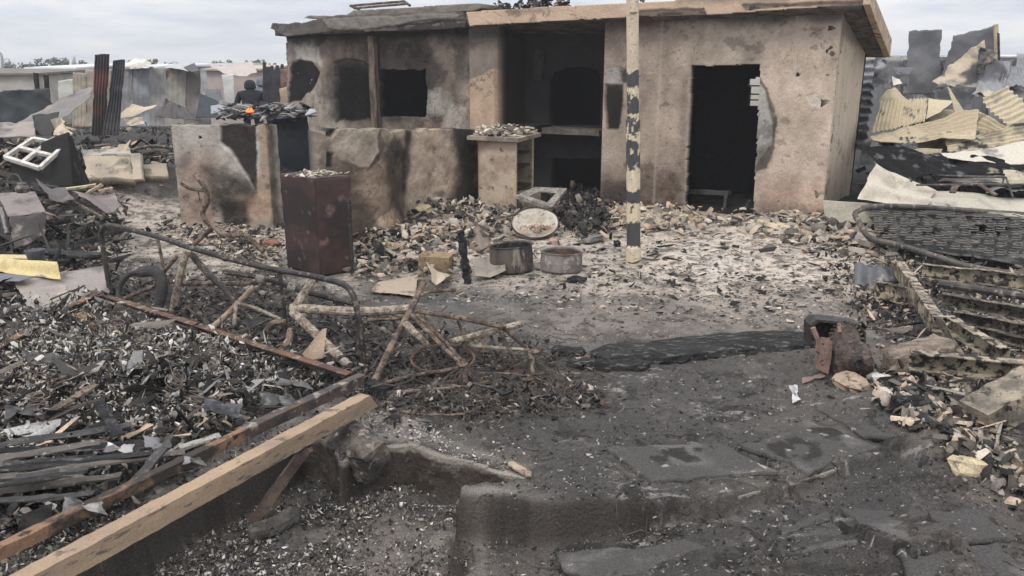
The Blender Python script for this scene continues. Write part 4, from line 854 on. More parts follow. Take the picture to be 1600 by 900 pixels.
def ring(c,rx,ry,tilt,r,name,m,label,cat,group,n=56,a0=0,a1=6.283,rot=0):
    M=Matrix.Rotation(rot,3,'Z')@Matrix.Rotation(tilt,3,'X'); P=[]
    for i in range(n+1):
        t=a0+(a1-a0)*i/n; P.append(Vector(c)+M@Vector((math.cos(t)*rx,math.sin(t)*ry,random.gauss(0,.002))))
    mb=MB(); mb.tube(P,r,7,caps=(a1-a0)<6.28); o=mb.build(name,m); tag(o,label,cat,group); return o
ring(P3(692,560,.10),.22,.20,.15,.010,'wheel_rim',RUST,'thin rust-brown wheel rim lying between the two right bicycle frames','wheel rim','loose wheel rims')
ring(P3(765,612,.03),.42,.30,.05,.008,'wheel_rim',BURNT,'wide burnt wheel rim half buried in ash under the nearest bicycle hub','wheel rim','loose wheel rims')
ring(P3(690,625,.03),.34,.22,.03,.008,'wheel_rim',BURNT,'low dark wheel rim in the ash nearest the broken slab edge','wheel rim','loose wheel rims',a0=.5,a1=5.2)
mb=MB(); mb.tube(spline([P3(733,620,.03),P3(741,625,.03),P3(748,632,.02),P3(755,632,.02),P3(754,640,.015),P3(748,637,.02)]),.009,7); tag(mb.build('cable_hook',PALE),'small pale curled metal hook in the ash below the nearest bicycle hub','hook')
# third bicycle with tyre, upright handlebar
Yb=6.35
bk3=thing('bicycle','burnt bicycle with upright curved handlebar and bare tyre, left of the maroon cabinet','bicycle',tuple(onG(266,512)),'burnt bicycles')
B3=lambda u,v,d=0:A(u,v,Yb+d)
tube_part('handlebar',[B3(305,274,.1),B3(315,285),B3(323,300),B3(323,318),B3(317,332),B3(322,346),B3(334,354),B3(345,364,-.05),B3(362,368,-.1),B3(382,367,-.15),B3(393,376,-.2),B3(412,392,-.25)],.016,BURNT,bk3,sp=True,n=9)
tube_part('handlebar_branch',[B3(282,286),B3(296,294),B3(312,297),B3(322,296)],.011,BURNT,bk3,sp=True)
tube_part('stem',[B3(333,355),B3(318,368),B3(303,382)],.016,BURNT,bk3)
tube_part('brake_cable',[B3(310,298),B3(312,312),B3(316,325)],.004,BURNT,bk3,sp=True,n=5)
tube_part('brake_cable',[B3(344,368),B3(346,380),B3(343,390)],.004,BURNT,bk3,sp=True,n=5)
tube_part('brake_lever',[B3(386,377,-.2),B3(390,390,-.2),B3(401,405,-.2)],.006,BURNT,bk3,sp=True,n=5)
tube_part('brake_cable',[B3(310,384),B3(340,382),B3(382,378,-.15)],.004,BURNT,bk3,sp=True,n=5)
tube_part('fork',[B3(292,392),B3(284,420),B3(273,470,.0),B3(266,512,.0)],[.024]*19,PALE,bk3,sp=True,n=9)
tube_part('fork',[B3(277,400,.12),B3(256,424,.15),B3(240,448,.18),B3(186,470,.2)],.014,BURNT,bk3)
tube_part('down_tube',[B3(300,398,.1),B3(325,428),B3(350,450,-.1),B3(372,480,-.2)],.021,IRON,bk3)
tube_part('cross_tube',[B3(284,443,.1),B3(340,443,0),B3(402,442,-.1)],.016,BURNT,bk3)
mb=MB(); c=B3(225,465,.25); P=[]
for i in range(41):
    t=i/40*6.283; P.append(c+Vector((math.cos(t)*.30,.10*math.sin(t)-.18*math.cos(t),math.sin(t)*.20)))
mb.tube(P,.024,9,caps=False); wh=mb.build('tyre',BLACKR,bk3)
mb=MB(); c2=A(230,462,6.55)
for i in range(0,24):
    t=i/24*6.283; mb.tube([c+Vector((0,0,0)),c+Vector((math.cos(t)*.29,.10*math.sin(t)-.17*math.cos(t),math.sin(t)*.19))],.0022,4,caps=False)
mb.build('spokes',WIRE,bk3)
tyre=MB(); tyre.tube(spline([B3(222,425,0),B3(240,424,-.1),B3(251,435,-.15),B3(252,460,-.2),B3(244,482,-.2),B3(230,500,-.2),B3(214,512,-.1)],8),.045,12); tag(tyre.build('loose_tyre',mat('grey_rubber',(.06,.055,.052),(.035,.033,.032),6,rough=.8)),'thick curved grey tyre standing inside the left bicycle wheel','tyre')
# fourth frame in the middle
bk4=thing('bicycle','tan bicycle rear triangle leaning between the left and right bicycles','bicycle',tuple(P3(367,540,0)),'burnt bicycles')
Y4=5.95
B4=lambda u,v,d=0:A(u,v,Y4+d)
TAN=mat('tan_paint_tube',(.31,.25,.19),(.20,.15,.11),12,c3=(.07,.055,.045),rough=.75)
tube_part('seat_tube',[B4(397,448,.05),B4(360,487),B4(319,524,-.1)],.019,TAN,bk4,n=9)
tube_part('seat_stay',[B4(369,475,-.05),B4(366,505,-.1),B4(364,536,-.1)],.012,PALE,bk4)
tube_part('chain_stay',[B4(368,473,-.05),B4(400,482),B4(438,499)],.012,PALE,bk4)
tube_part('chain_stay',[B4(372,480,0),B4(386,492,.1),B4(394,500,.1)],.010,PALE,bk4)
tube_part('fork',[B4(448,503,-.2),B4(428,505,-.2),B4(416,517,-.25),B4(408,538,-.3)],[.019]*19,BURNT,bk4,sp=True,n=8)
tube_part('fork',[B4(455,515,-.4),B4(448,540,-.5),B4(436,550,-.5)],.022,BURNT,bk4,sp=True,n=8)
sd_=sheet('saddle_plate',[B4(372,500,.1),B4(412,498,.0),B4(422,506,-.1),B4(378,514,0)],bk4,nx=16,ny=10,crumple=.01,base=(.03,.03,.03))
for u,v in ((357,512),(378,515)):
    mb=MB(); c=B4(u,v,-.12); mb.tube([c+Vector((math.cos(t)*.02,0,math.sin(t)*.028)) for t in [i/10*5 for i in range(11)]],.006,6); mb.build('spring',PALE,bk4)
for k,(a,b,c_) in enumerate((((560,478),(610,490),(650,500)),((575,500),(620,498),(642,495)))):
    mb=MB(); mb.tube(spline([P3(*a,.2),P3(*b,.22),P3(*c_,.3)]),.012,6); tag(mb.build('bent_rod',BURNT),'thin bent rod under the top tube of the nearest bicycle, '+('upper' if k==0 else 'lower')+' of two','rod')
# ------------------------------------------------------------------ rusty angle-iron frame, timber beam
ANG=mat('angle_iron',(.23,.14,.09),(.05,.042,.037),4,.44,.54,c3=(.04,.035,.032),rough=.8,bump=.5)
fr=thing('angle_iron_frame','rusted angle iron frame around the heap of burnt papers','frame',tuple(P3(300,600,.1)))
def angle(name,p,q,w,parent,m,inward):
    mb=MB(); d=(q-p).normalized(); mb.beam(p,q,.006,w,seg=10,wob=.0025); s=Vector(inward).normalized(); mb.beam(p+s*w*.5+Vector((0,0,w/2-.003)),q+s*w*.5+Vector((0,0,w/2-.003)),w,.006,seg=10,wob=.0025); return mb.build(name,m,parent)
angle('left_rail',P3(146,462,.26),P3(-30,560,.24),.065,fr,ANG,(1,0,0))
angle('back_rail',P3(148,458,.25),P3(550,588,.22),.055,fr,mat('dark_angle',(.08,.055,.045),(.15,.085,.055),6,c3=(.22,.19,.16),rough=.8),(-.5,-1,0))
angle('front_rail',P3(568,594,.24),P3(374,684,.24),.06,fr,mat('black_angle',(.035,.032,.032),(.10,.065,.05),5,c3=(.25,.22,.19),rough=.7),(-.5,1,0))
angle('front_rail',P3(383,680,.26),P3(-60,895,.26),.05,fr,ANG,(-.5,1,0))
mb=MB(); p,q=P3(577,624,.20),P3(-140,1012,.22)
mb.beam(p,q,.08,.092,seg=60,wob=.0022,ends=.01); V=[Vector(v) for v in mb.v]
for k,i in enumerate((0,1,2,3)): mb.v[i]=tuple(V[i]+(q-p).normalized()*(-.03 if k in(0,1) else .05))
tb=mb.build('timber_beam',mat('pine_timber',(.37,.265,.175),(.24,.18,.13),2.2,.3,.62,c3=(.12,.10,.085),rough=.75,bump=.25,bs=20,stretch=(1.0,1.6,7),contrast=.2)); tag(tb,'long pale sawn timber beam lying across the left foreground','timber beam')
mb=MB(); top=P3(476,705,.12); bot=onG(394,812,-.02); mb.beam(top,bot,.055,.06,up=Vector((0,1,0)),seg=10,wob=.004); tag(mb.build('wooden_leg',mat('scorched_leg',(.13,.095,.075),(.07,.055,.048),8,rough=.85)),'scorched wooden leg slanting down under the timber beam','leg')
mb=MB(); mb.tube([P3(462,712,.1),P3(486,700,.12)],.03,8,wob=.2); tag(mb.build('wood_stub',BURNT),'short brown stub jammed under the timber beam at the top of the slanting leg','wood')
log('charred_block',[onG(388,842,.03),onG(430,832,.04),onG(468,812,.05)],.10,.07,'short charred wood block lying on the ash below the timber beam',8,mat('grey_char',(.06,.055,.05),(.11,.10,.09),9,c3=(.03,.03,.03),rough=.9),'wood')
mb=MB(); mb.rock(onG(556,695,-.04),.16,41,.9); mb.rock(onG(570,700,-.08),.12,42,.9); o=mb.build('broken_concrete',mat('sooty_concrete',(.15,.125,.105),(.05,.045,.042),7,c3=(.26,.23,.2),rough=.95,bump=1)); tag(o,'broken sooty concrete lump at the slab edge beside the timber beam end','concrete')
log('plaster_sliver',[onG(796,728,.02),onG(812,738,.02),onG(830,748,.015)],.05,.02,'pale sliver of plaster at the tip of the broken slab edge',9,TANPL,'plaster')
# ------------------------------------------------------------------ debris fields
def inpoly_px(poly,n):
    us=[p[0] for p in poly]; vs=[p[1] for p in poly]; o=np.empty((0,2))
    while len(o)<n:
        q=np.stack([RNG.uniform(min(us),max(us),n*2),RNG.uniform(min(vs),max(vs),n*2)],1); o=np.vstack([o,q[sdf(q[:,0],q[:,1],poly)<0]])
    return o[:n]
def ground_at(uv,z=0.0):
    a=(uv[:,0]-800)/F; b=(450-uv[:,1])/F; ry=cp+sp*b; rz=-sp+cp*b; zz_=np.full(len(uv),z)
    for _ in range(5):
        t=(zz_-H)/rz; x=a*t; y=ry*t; zz_=hz(x,y)
    return x,y,zz_
def scatter(name,label,poly,n,smin,smax,cols,flat=.15,tilt=.35,parent=None,lift=0.0,cat='rubble',px=None,power=3.0,density=None,feather=14,asr=(.15,.75)):
    uv=inpoly_px(poly,n) if px is None else px
    if feather: uv=uv+RNG.normal(0,1,uv.shape)*np.array([feather*1.6,feather])*RNG.random((len(uv),1))
    x,y,z=ground_at(uv)
    pr=ss(.40,.60,fbm(x,y,0,1.9,3,n%97+200))*.55+ss(.42,.60,fbm(x,y,0,8,3,n%89+300))*.6+.06
    k=RNG.random(len(x))<pr; x,y,z=x[k],y[k],z[k]
    if name=='papers_heap' or name=='pale_ash': k=y<99; x,y,z=x[k],y[k],z[k]
    n=len(x); s=smin+(smax-smin)*RNG.random(n)**power; m=5
    ang=np.sort((np.arange(m)[None]+RNG.uniform(-.48,.48,(n,m)))*2*np.pi/m,1); asp=RNG.uniform(asr[0],asr[1],n)
    rad=RNG.uniform(.6,1.1,(n,m))
    lx=np.cos(ang)*s[:,None]/2*rad; ly=np.sin(ang)*s[:,None]/2*asp[:,None]*rad; th=s*flat*RNG.uniform(.5,1.6,n)
    curl=RNG.normal(0,.5,n)[:,None]*(lx**2)/s[:,None]
    ta=RNG.normal(0,tilt,n); tb_=RNG.normal(0,tilt,n); tz=RNG.uniform(0,6.283,n)
    V=np.zeros((n,2*m,3))
    for k,sg in enumerate((-.5,.5)):
        X=lx*(1 if k==0 else .85); Y=ly*(1 if k==0 else .85); Z=curl+sg*th[:,None]
        Y2=Y*np.cos(ta)[:,None]-Z*np.sin(ta)[:,None]; Z2=Y*np.sin(ta)[:,None]+Z*np.cos(ta)[:,None]
        X2=X*np.cos(tb_)[:,None]+Z2*np.sin(tb_)[:,None]; Z3=-X*np.sin(tb_)[:,None]+Z2*np.cos(tb_)[:,None]
        V[:,k*m:(k+1)*m,0]=X2*np.cos(tz)[:,None]-Y2*np.sin(tz)[:,None]; V[:,k*m:(k+1)*m,1]=X2*np.sin(tz)[:,None]+Y2*np.cos(tz)[:,None]; V[:,k*m:(k+1)*m,2]=Z3
    V[...,0]+=x[:,None]; V[...,1]+=y[:,None]; V[...,2]+=(z+lift*RNG.random(n)+th*.4+s*.08)[:,None]
    cs=np.array(cols); pick=cs[RNG.integers(0,len(cs),n)]*RNG.uniform(.65,1.25,n)[:,None]; col=np.repeat(pick[:,None],2*m,1)
    b=(np.arange(n)*2*m)[:,None]; quads=[]
    for i in range(m): j=(i+1)%m; quads.append(np.stack([b[:,0]+i,b[:,0]+j,b[:,0]+m+j,b[:,0]+m+i],1))
    for o_ in (0,m): quads.append(np.stack([b[:,0]+o_,b[:,0]+o_+1,b[:,0]+o_+2,b[:,0]+o_+3],1)); quads.append(np.stack([b[:,0]+o_,b[:,0]+o_+3,b[:,0]+o_+4,b[:,0]+o_+4],1)[:, :4])
    Q=np.vstack([quads[i] for i in range(m)]+[quads[m],quads[m+2]])
    tri=np.vstack([np.stack([b[:,0]+o_,b[:,0]+o_+3,b[:,0]+o_+4],1) for o_ in (0,m)])
    # triangles kept as their own mesh pieces inside the same object
    me=bpy.data.meshes.new(name); VV=V.reshape(-1,3); me.vertices.add(len(VV)); me.vertices.foreach_set('co',VV.astype(np.float32).ravel())
    li=np.concatenate([Q.ravel(),tri.ravel()]); me.loops.add(len(li)); me.loops.foreach_set('vertex_index',li.astype(np.int32))
    st=np.concatenate([np.arange(len(Q))*4,len(Q)*4+np.arange(len(tri))*3]); tt=np.concatenate([np.full(len(Q),4),np.full(len(tri),3)])
    me.polygons.add(len(st)); me.polygons.foreach_set('loop_start',st.astype(np.int32)); me.polygons.foreach_set('loop_total',tt.astype(np.int32)); me.update(calc_edges=True)
    ca=me.color_attributes.new('Col','FLOAT_COLOR','POINT'); cc=np.ones((len(VV),4),np.float32); cc[:,:3]=np.clip(col.reshape(-1,3),0,1); ca.data.foreach_set('color',cc.ravel())
    me.materials.append(BITS); o=bpy.data.objects.new(name,me); C.objects.link(o); o['_w']=(0,0,0); tag(o,label,cat,kind='stuff'); return o
DK=[(.02,.02,.02),(.035,.033,.032),(.05,.047,.045)]; MID=[(.065,.057,.05),(.11,.096,.083),(.17,.148,.127)]; PA=[(.34,.30,.26),(.42,.37,.31),(.27,.235,.20)]; WT=[(.52,.50,.47),(.45,.43,.40)]; TN=[(.42,.32,.235),(.36,.28,.21),(.46,.37,.28)]
scatter('fine_char','fine black and grey char fragments spread over the whole yard',[(-60,400),(1660,400),(1660,930),(-60,930)],60000,.003,.04,DK+DK+DK+MID+PA[:1],.10,.35,power=5)
scatter('ash_specks','tiny pale ash specks on the black foreground',[(-60,520),(1660,520),(1660,930),(-60,930)],16000,.002,.012,PA+WT+MID,.2,.5,power=4)
scatter('ash_specks','dense pale ash specks and flakes below the broken slab edge',[(440,730),(530,700),(712,760),(712,930),(200,930)],26000,.003,.04,PA+WT+MID+MID+DK+DK,.08,.6,power=5,lift=.012)
scatter('ash_specks','pale ash crust along the broken slab edge',[(515,640),(640,640),(720,700),(830,738),(700,735),(640,690),(530,690)],7000,.003,.03,PA+WT+MID,.1,.5,power=4)
scatter('ash_flakes','pale ash and bark flakes across the yard before the house',[(150,290),(600,300),(1000,335),(1350,350),(1440,430),(1350,520),(700,470),(440,440),(150,440)],34000,.004,.085,PA+PA+PA+MID+MID+DK+TN,.07,.2,power=6)
scatter('charred_scraps','black scraps lying on the pale ash before the house',[(560,380),(1300,370),(1400,440),(1100,500),(700,450)],1400,.03,.16,DK,.06,.2,power=4)
scatter('plaster_rubble','broken plaster and brick bits heaped at the foot of the low wall',[(552,385),(600,345),(660,325),(760,328),(830,345),(790,380),(720,395),(690,430),(560,432)],8500,.008,.22,TN+PA+PA+MID+MID+DK,.12,.5,lift=.12,power=4)
scatter('plaster_rubble','pale plaster rubble at the foot of the wall between alcove and doorway',[(935,325),(1070,330),(1110,345),(1100,362),(1000,362),(930,350)],2600,.01,.24,TN+TN+PA+MID,.14,.4,lift=.06,power=4)
scatter('charred_rubble','charred lumps spilling out of the dark alcove',[(850,318),(930,312),(960,345),(940,372),(880,365),(850,345)],2200,.015,.2,DK+DK+MID,.25,.7,lift=.18)
scatter('plaster_rubble','pale plaster rubble along the wall right of the doorway',[(1110,345),(1190,345),(1340,350),(1400,390),(1330,395),(1200,372)],3600,.01,.26,TN+PA+PA+MID,.12,.35,lift=.05,power=4)
scatter('charred_rubble','charred scraps in the corner between cabinet and free wall',[(280,340),(440,350),(440,430),(330,400),(240,360)],5000,.008,.14,PA+MID+DK+DK+TN,.12,.4,lift=.03,power=4)
scatter('ash_heap','crusted pale rubble heap below the fallen steel frame on the right',[(1390,560),(1440,580),(1510,610),(1560,700),(1640,790),(1500,730),(1410,670),(1370,610)],9000,.004,.16,PA+TN+MID+MID+DK+DK,.12,.6,lift=.04,power=4)
scatter('ash_heap','pale crumbs among the fallen steel frame on the right',[(1300,380),(1440,420),(1640,470),(1640,640),(1440,570),(1350,500),(1290,430)],15000,.005,.11,PA+MID+DK+DK+DK+TN,.1,.6,lift=.05,power=4)
scatter('papers_heap','burnt papers, ash and shards heaped inside the rusty angle frame',[(-40,560),(146,468),(290,530),(545,592),(380,672),(190,790),(0,860),(-60,860)],34000,.005,.10,DK+DK+DK+MID+MID+PA+WT[:1],.05,.8,lift=.13,power=3.5)
scatter('papers_heap','curled dark sheets in the heap inside the rusty angle frame',[(-40,600),(300,560),(530,600),(380,665),(190,780),(0,850),(-60,850)],1100,.06,.30,DK+DK+DK+[(.13,.125,.125)],.02,.6,lift=.15)
scatter('pale_ash','clumps of pale papery ash in the heap inside the rusty angle frame',[(-20,500),(146,480),(290,540),(500,590),(300,690),(0,800)],26000,.004,.07,PA+WT+WT+MID,.03,.9,lift=.17,power=3)
scatter('fine_char','ash and char filling the gap between the front rail and the timber beam',[(-60,905),(560,598),(578,615),(-60,945)],5000,.004,.05,DK+DK+MID+PA,.06,.7,lift=.03,power=3,feather=3)
scatter('papers_heap','larger charred and grey paper fragments in the heap at lower left',[(-60,600),(250,590),(430,630),(200,770),(-60,840)],500,.10,.34,DK+MID+[(.2,.195,.19),(.3,.29,.28)],.012,.5,lift=.16,feather=4)
scatter('charred_scraps','charred scraps under and around the burnt bicycles',[(60,430),(260,420),(450,440),(600,500),(920,560),(940,640),(620,660),(560,600),(300,520),(130,450)],26000,.004,.10,DK+DK+DK+MID+MID+PA[:1]+[(.12,.08,.06)],.07,.6,lift=.03,power=4)
scatter('charred_scraps','charred rubble covering the ground at the far left',[(-80,290),(130,300),(190,330),(200,400),(80,440),(-80,560)],11000,.01,.22,DK+DK+DK+MID+PA[:1],.08,.6,lift=.12,power=4)
scatter('charred_scraps','dark rubble behind and left of the free wall',[(-100,178),(280,178),(280,270),(140,290),(-100,280)],5500,.04,.45,DK+DK+MID+PA[:1]+TN[:1],.06,.6,lift=.25)
scatter('charred_scraps','dark rubble around the fallen sheets on the right',[(1345,262),(1700,262),(1700,440),(1440,420),(1340,350)],4500,.03,.28,DK+DK+DK+MID,.06,.6,lift=.08,feather=2)
scatter('splinters','charred splinters and thin sticks in the heap inside the rusty angle frame',[(-60,560),(146,468),(545,592),(190,790),(-60,860)],1500,.08,.40,DK+DK+MID+PA[:1]+TN[:1],.03,.45,lift=.15,asr=(.03,.09),feather=4)
scatter('splinters','charred splinters and thin sticks over the left and behind the free wall',[(-80,180),(280,190),(280,270),(200,340),(180,440),(-80,480)],1300,.12,.7,DK+DK+MID+TN[:1],.025,.4,lift=.2,asr=(.03,.09))
scatter('splinters','splinters and thin sticks among the rubble before the house',[(560,340),(1340,350),(1420,430),(1300,470),(760,430),(560,430)],420,.08,.35,DK+MID+TN[:1],.03,.15,lift=.04,asr=(.03,.09))
scatter('splinters','thin sticks and strips in the rubble among the steel rails on the right',[(1330,400),(1660,420),(1660,700),(1560,720),(1380,600)],600,.08,.4,DK+MID+PA[:1]+TN[:1],.03,.35,lift=.10,asr=(.03,.1),feather=4)
def wires(name,label,poly,n,l0,l1,r,m,lift=.03):
    uv=inpoly_px(poly,n); x,y,z=ground_at(uv); mb=MB()
    for i in range(n):
        t=random.uniform(0,6.283); ln=random.uniform(l0,l1); P=[]; px_,py_=x[i],y[i]; k=random.gauss(0,1.6)
        for j in range(6):
            P.append((px_,py_,float(hz(px_,py_))+random.random()*lift+.004)); px_+=math.cos(t)*ln/5; py_+=math.sin(t)*ln/5; t+=k/5+random.gauss(0,.25)
        mb.tube(P,r*random.uniform(.7,1.3),4,caps=False)
    o=mb.build(name,m); tag(o,label,'wire',kind='stuff'); return o
wires('burnt_wires','thin burnt wires tangled among the bicycles',[(130,440),(450,440),(900,540),(930,640),(600,660),(540,600),(250,520)],260,.15,.6,.0024,WIRE,.06)
wires('burnt_wires','dense tangle of fine wire at the rear hubs of the bicycles',[(640,560),(860,550),(930,600),(860,650),(640,650)],260,.15,.5,.0018,WIRE,.06)
wires('burnt_rods','short black burnt rods and sticks under the bicycles',[(130,440),(450,440),(820,540),(830,620),(600,640),(540,600),(250,520)],60,.15,.5,.010,SOOT,.10)
wires('burnt_wires','thin twigs and wires strewn over the dark foreground',[(560,480),(1400,480),(1560,760),(1560,930),(720,930),(720,640)],90,.05,.25,.003,WIRE,.01)
wires('burnt_wires','wires and springs in the paper heap',[(-40,560),(146,468),(545,592),(380,672),(0,850)],120,.1,.4,.0035,WIRE,.15)
# ------------------------------------------------------------------ fallen roofing and steel on the right
YEL=(.45,.38,.26); YS=(((.36,.29,.19),2.2,.45,.65),((.12,.10,.08),5,.62,.72)); GZ=(.15,.15,.155); GS=(((.27,.27,.275),2,.48,.68),((.05,.05,.052),3,.56,.68)); 
def px_sheet(name,label,q,cat='metal sheet',group=None,**k):
    o=sheet(name,[A(*c) for c in q],**k); tag(o,label,cat,group); return o
FS='fallen roofing sheets right of the house'
for i,(u0,u1,t) in enumerate(((1330,1413,91),(1405,1500,91),(1495,1575,90),(1570,1680,92))):
    pass
zf=thing('zinc_fence','smoky grey zinc fence behind the fallen yellow roofing, right of the house','fence',tuple(A(1450,150,17.5)))
for i,(u0,u1,t,c) in enumerate(((1325,1413,92,(.20,.20,.205)),(1411,1475,91,(.13,.13,.135)),(1473,1545,90,(.15,.15,.16)),(1543,1700,91,(.19,.19,.2)))):
    sheet('zinc_panel',[A(u0,t,17.5),A(u1,t,17.6),A(u1,235,17.6),A(u0,235,17.5)],zf,nx=50,ny=30,waves=9,amp=.015,crumple=.02,base=c,stains=(((.28,.28,.285),1.4,.5,.68),((.07,.07,.072),2,.55,.68)),seed=400+i)
mb=MB(); mb.beam(A(1325,90,17.3),A(1420,90,17.3),.08,.08); mb.build('top_rail',WHITE,zf)
px_sheet('burnt_sheet','tall smoke-grey sheet standing upright against the sky, left of two',[(1419,45,16),(1473,43,16),(1471,150,16),(1409,150,16)],group='upright grey sheets against the sky',base=(.11,.11,.115),stains=(((.19,.19,.195),1.4,.45,.65),),seed=410,crumple=.03,rag=.06)
bs=px_sheet('burnt_sheet','wide slanted smoke-grey sheet against the sky with a cream edge strip, right of two',[(1489,54,15.8),(1558,37,15.8),(1560,130,15.8),(1462,140,15.8)],group='upright grey sheets against the sky',base=(.13,.13,.135),stains=(((.21,.21,.215),1.2,.45,.65),),seed=411,crumple=.05,rag=.05)
mb=MB(); mb.beam(A(1556,38,15.7),A(1557,92,15.7),.08,.03,up=Vector((0,1,0))); mb.build('edge_strip',CREAM,bs)
mb=MB(); mb.beam(A(1560,52,15.6),A(1562,130,15.6),.03,.03,up=Vector((0,1,0))); tag(mb.build('dark_post',SOOT),'thin dark post right of the slanted grey sheet against the sky','post')
px_sheet('crumpled_sheet','big crumpled sheet, tan above and black below, under the slanted grey sheet',[(1478,100,14.6),(1545,66,14.3),(1530,150,13.8),(1452,128,14.4)],group=FS,crumple=.22,cf=1.6,base=(.40,.33,.24),stains=(((.045,.043,.042),1.5,.44,.54),((.25,.23,.2),4,.6,.7)),seed=412,rag=.08)
px_sheet('crumpled_sheet','black torn sheet hanging from the big crumpled tan sheet',[(1528,70,14.2),(1560,78,14.2),(1552,112,14),(1522,120,14)],group=FS,crumple=.18,cf=3,base=(.06,.06,.06),stains=(((.22,.17,.14),4,.58,.68),),seed=413,rag=.06)
px_sheet('crumpled_sheet','grey folded sheet right of the big crumpled tan sheet',[(1538,104,13.8),(1584,92,13.9),(1570,150,13.2),(1518,150,13.2)],group=FS,crumple=.2,cf=2,base=(.24,.24,.245),stains=(((.08,.08,.085),2.5,.48,.6),((.42,.36,.25),3,.64,.72)),seed=414,rag=.06)
px_sheet('pale_sheet','pale upright sheet at the right edge of the picture beyond the crumpled sheets',[(1588,82,15),(1640,84,15),(1640,150,15),(1584,150,15)],group=FS,crumple=.05,base=(.36,.36,.37),seed=415)
px_sheet('corrugated_sheet','dark grey corrugated sheet standing on end beside the house corner',[(1339,93,13.6),(1370,90,13.2),(1352,232,12.0),(1327,232,12.6)],group=FS,waves=11,amp=.03,axis=1,ny=110,crumple=.05,base=(.10,.10,.105),stains=(((.24,.24,.25),3,.5,.62),),seed=416)
px_sheet('crumpled_sheet','small torn dark sheet between the corrugated sheet and the yellow roofing',[(1364,92,13),(1383,96,13),(1398,140,12.6),(1362,138,12.6)],group=FS,crumple=.15,cf=3,base=(.07,.07,.072),stains=(((.26,.26,.27),3,.5,.6),),seed=417,rag=.06)
px_sheet('corrugated_roofing','cream ribbed roofing piece with closely spaced ribs, left end of the yellow heap',[(1374,158,12.6),(1450,153,12.8),(1447,192,12.3),(1360,209,12.0)],group=FS,waves=13,amp=.018,nx=120,crumple=.03,base=YEL,stains=YS,seed=418,rag=.03)
px_sheet('corrugated_roofing','peaked cream flap rising behind the closely ribbed roofing piece',[(1384,140,12.9),(1398,136,12.9),(1424,162,12.8),(1370,160,12.8)],group=FS,crumple=.05,base=YEL,stains=YS,seed=419)
px_sheet('crumpled_sheet','small bright torn sheet piece above the peaked cream flap',[(1393,118,13.5),(1408,122,13.5),(1412,130,13.4),(1396,134,13.4)],group=FS,crumple=.05,base=(.5,.46,.4),seed=431)
px_sheet('roofing_flap','cream triangular flap right of the ribbed roofing piece',[(1450,153,12.8),(1492,158,12.6),(1470,176,12.4),(1446,186,12.4)],group=FS,crumple=.04,base=YEL,stains=YS,seed=420)
px_sheet('roofing_strip','narrow cream strip standing up like a fin in the yellow heap',[(1479,132,12.3),(1484,138,12.3),(1509,176,12.2),(1492,177,12.2)],group=FS,crumple=.02,nx=16,base=YEL,seed=421)
px_sheet('roofing_ridge','long cream ridge sheet running from the house corner to its buckled peak',[(1358,212,11.6),(1530,172,12.2),(1526,216,11.4),(1362,222,11.3)],group=FS,waves=7,amp=.016,axis=1,ny=110,nx=90,crumple=.09,base=YEL,stains=YS,seed=422)
px_sheet('roofing_ridge','darker underside sheet below the long cream ridge sheet',[(1362,216,11.8),(1526,196,12),(1600,262,11.6),(1420,262,11.5)],group=FS,nx=70,ny=110,waves=9,amp=.02,axis=1,crumple=.12,base=(.34,.29,.2),stains=(((.18,.15,.11),1.5,.45,.6),((.07,.06,.05),2,.55,.65)),seed=423)
px_sheet('roofing_ridge','cream sheet sloping down right from the buckled peak',[(1528,173,12.1),(1600,214,11.9),(1640,262,11.5),(1524,232,11.5)],group=FS,nx=70,ny=110,waves=8,amp=.018,axis=1,crumple=.10,base=YEL,stains=YS,seed=424)
px_sheet('corrugated_roofing','wide ribbed tan roofing sheet leaning at the right edge above the ridge',[(1533,152,13),(1572,136,13.2),(1650,210,12.4),(1598,232,12.2)],group=FS,waves=11,amp=.02,axis=1,ny=130,crumple=.09,base=(.45,.385,.27),stains=(((.25,.22,.18),1.6,.48,.62),),seed=425)
px_sheet('cream_beam_sheet','long pale folded sheet lying on the black gap at the right edge',[(1452,246,11),(1650,214,11.3),(1650,258,10.8),(1500,256,10.8)],group=FS,nx=70,crumple=.05,base=(.50,.46,.38),stains=(((.2,.18,.16),2,.56,.66),),seed=426,fold=.05)
px_sheet('black_sheet','black sheet lying in the gap below the cream ridge sheet',[(1350,226,10.9),(1500,240,11),(1640,262,10.8),(1380,285,10.2)],group=FS,nx=110,ny=60,crumple=.10,cf=3.2,base=(.013,.013,.013),stains=(((.10,.10,.10),7,.62,.68),((.3,.27,.2),3,.66,.72)),seed=427,material=GRND)  # near-black sheet laid in the gap between the roofing pieces
px_sheet('bent_roofing','folded off-white roofing piece with its end raised, beside the house corner',[(1367,254,10.3),(1462,298,10.3),(1450,327,9.8),(1338,312,9.7)],group=FS,nx=80,waves=2,amp=.035,axis=1,ny=50,crumple=.04,base=(.50,.45,.365),stains=(((.34,.30,.24),2.5,.5,.65),((.10,.09,.08),6,.64,.72)),seed=428)
px_sheet('bent_roofing','off-white flat strip running from the folded piece to the right edge',[(1456,298,10.4),(1660,315,10.6),(1660,340,9.8),(1448,326,9.9)],group=FS,nx=80,waves=1,axis=1,crumple=.04,base=(.46,.42,.34),stains=(((.33,.3,.25),2,.5,.65),((.08,.07,.06),4,.64,.7)),seed=429)
px_sheet('curved_strip','grey-green curved sheet edge running right from the foot of the house corner',[(1284,311,10.4),(1660,338,9.5),(1660,352,9.3),(1287,348,10.3)],group=FS,nx=110,ny=16,crumple=.05,base=(.34,.31,.245),stains=(((.20,.18,.14),3,.5,.62),),seed=430,fold=-.06)
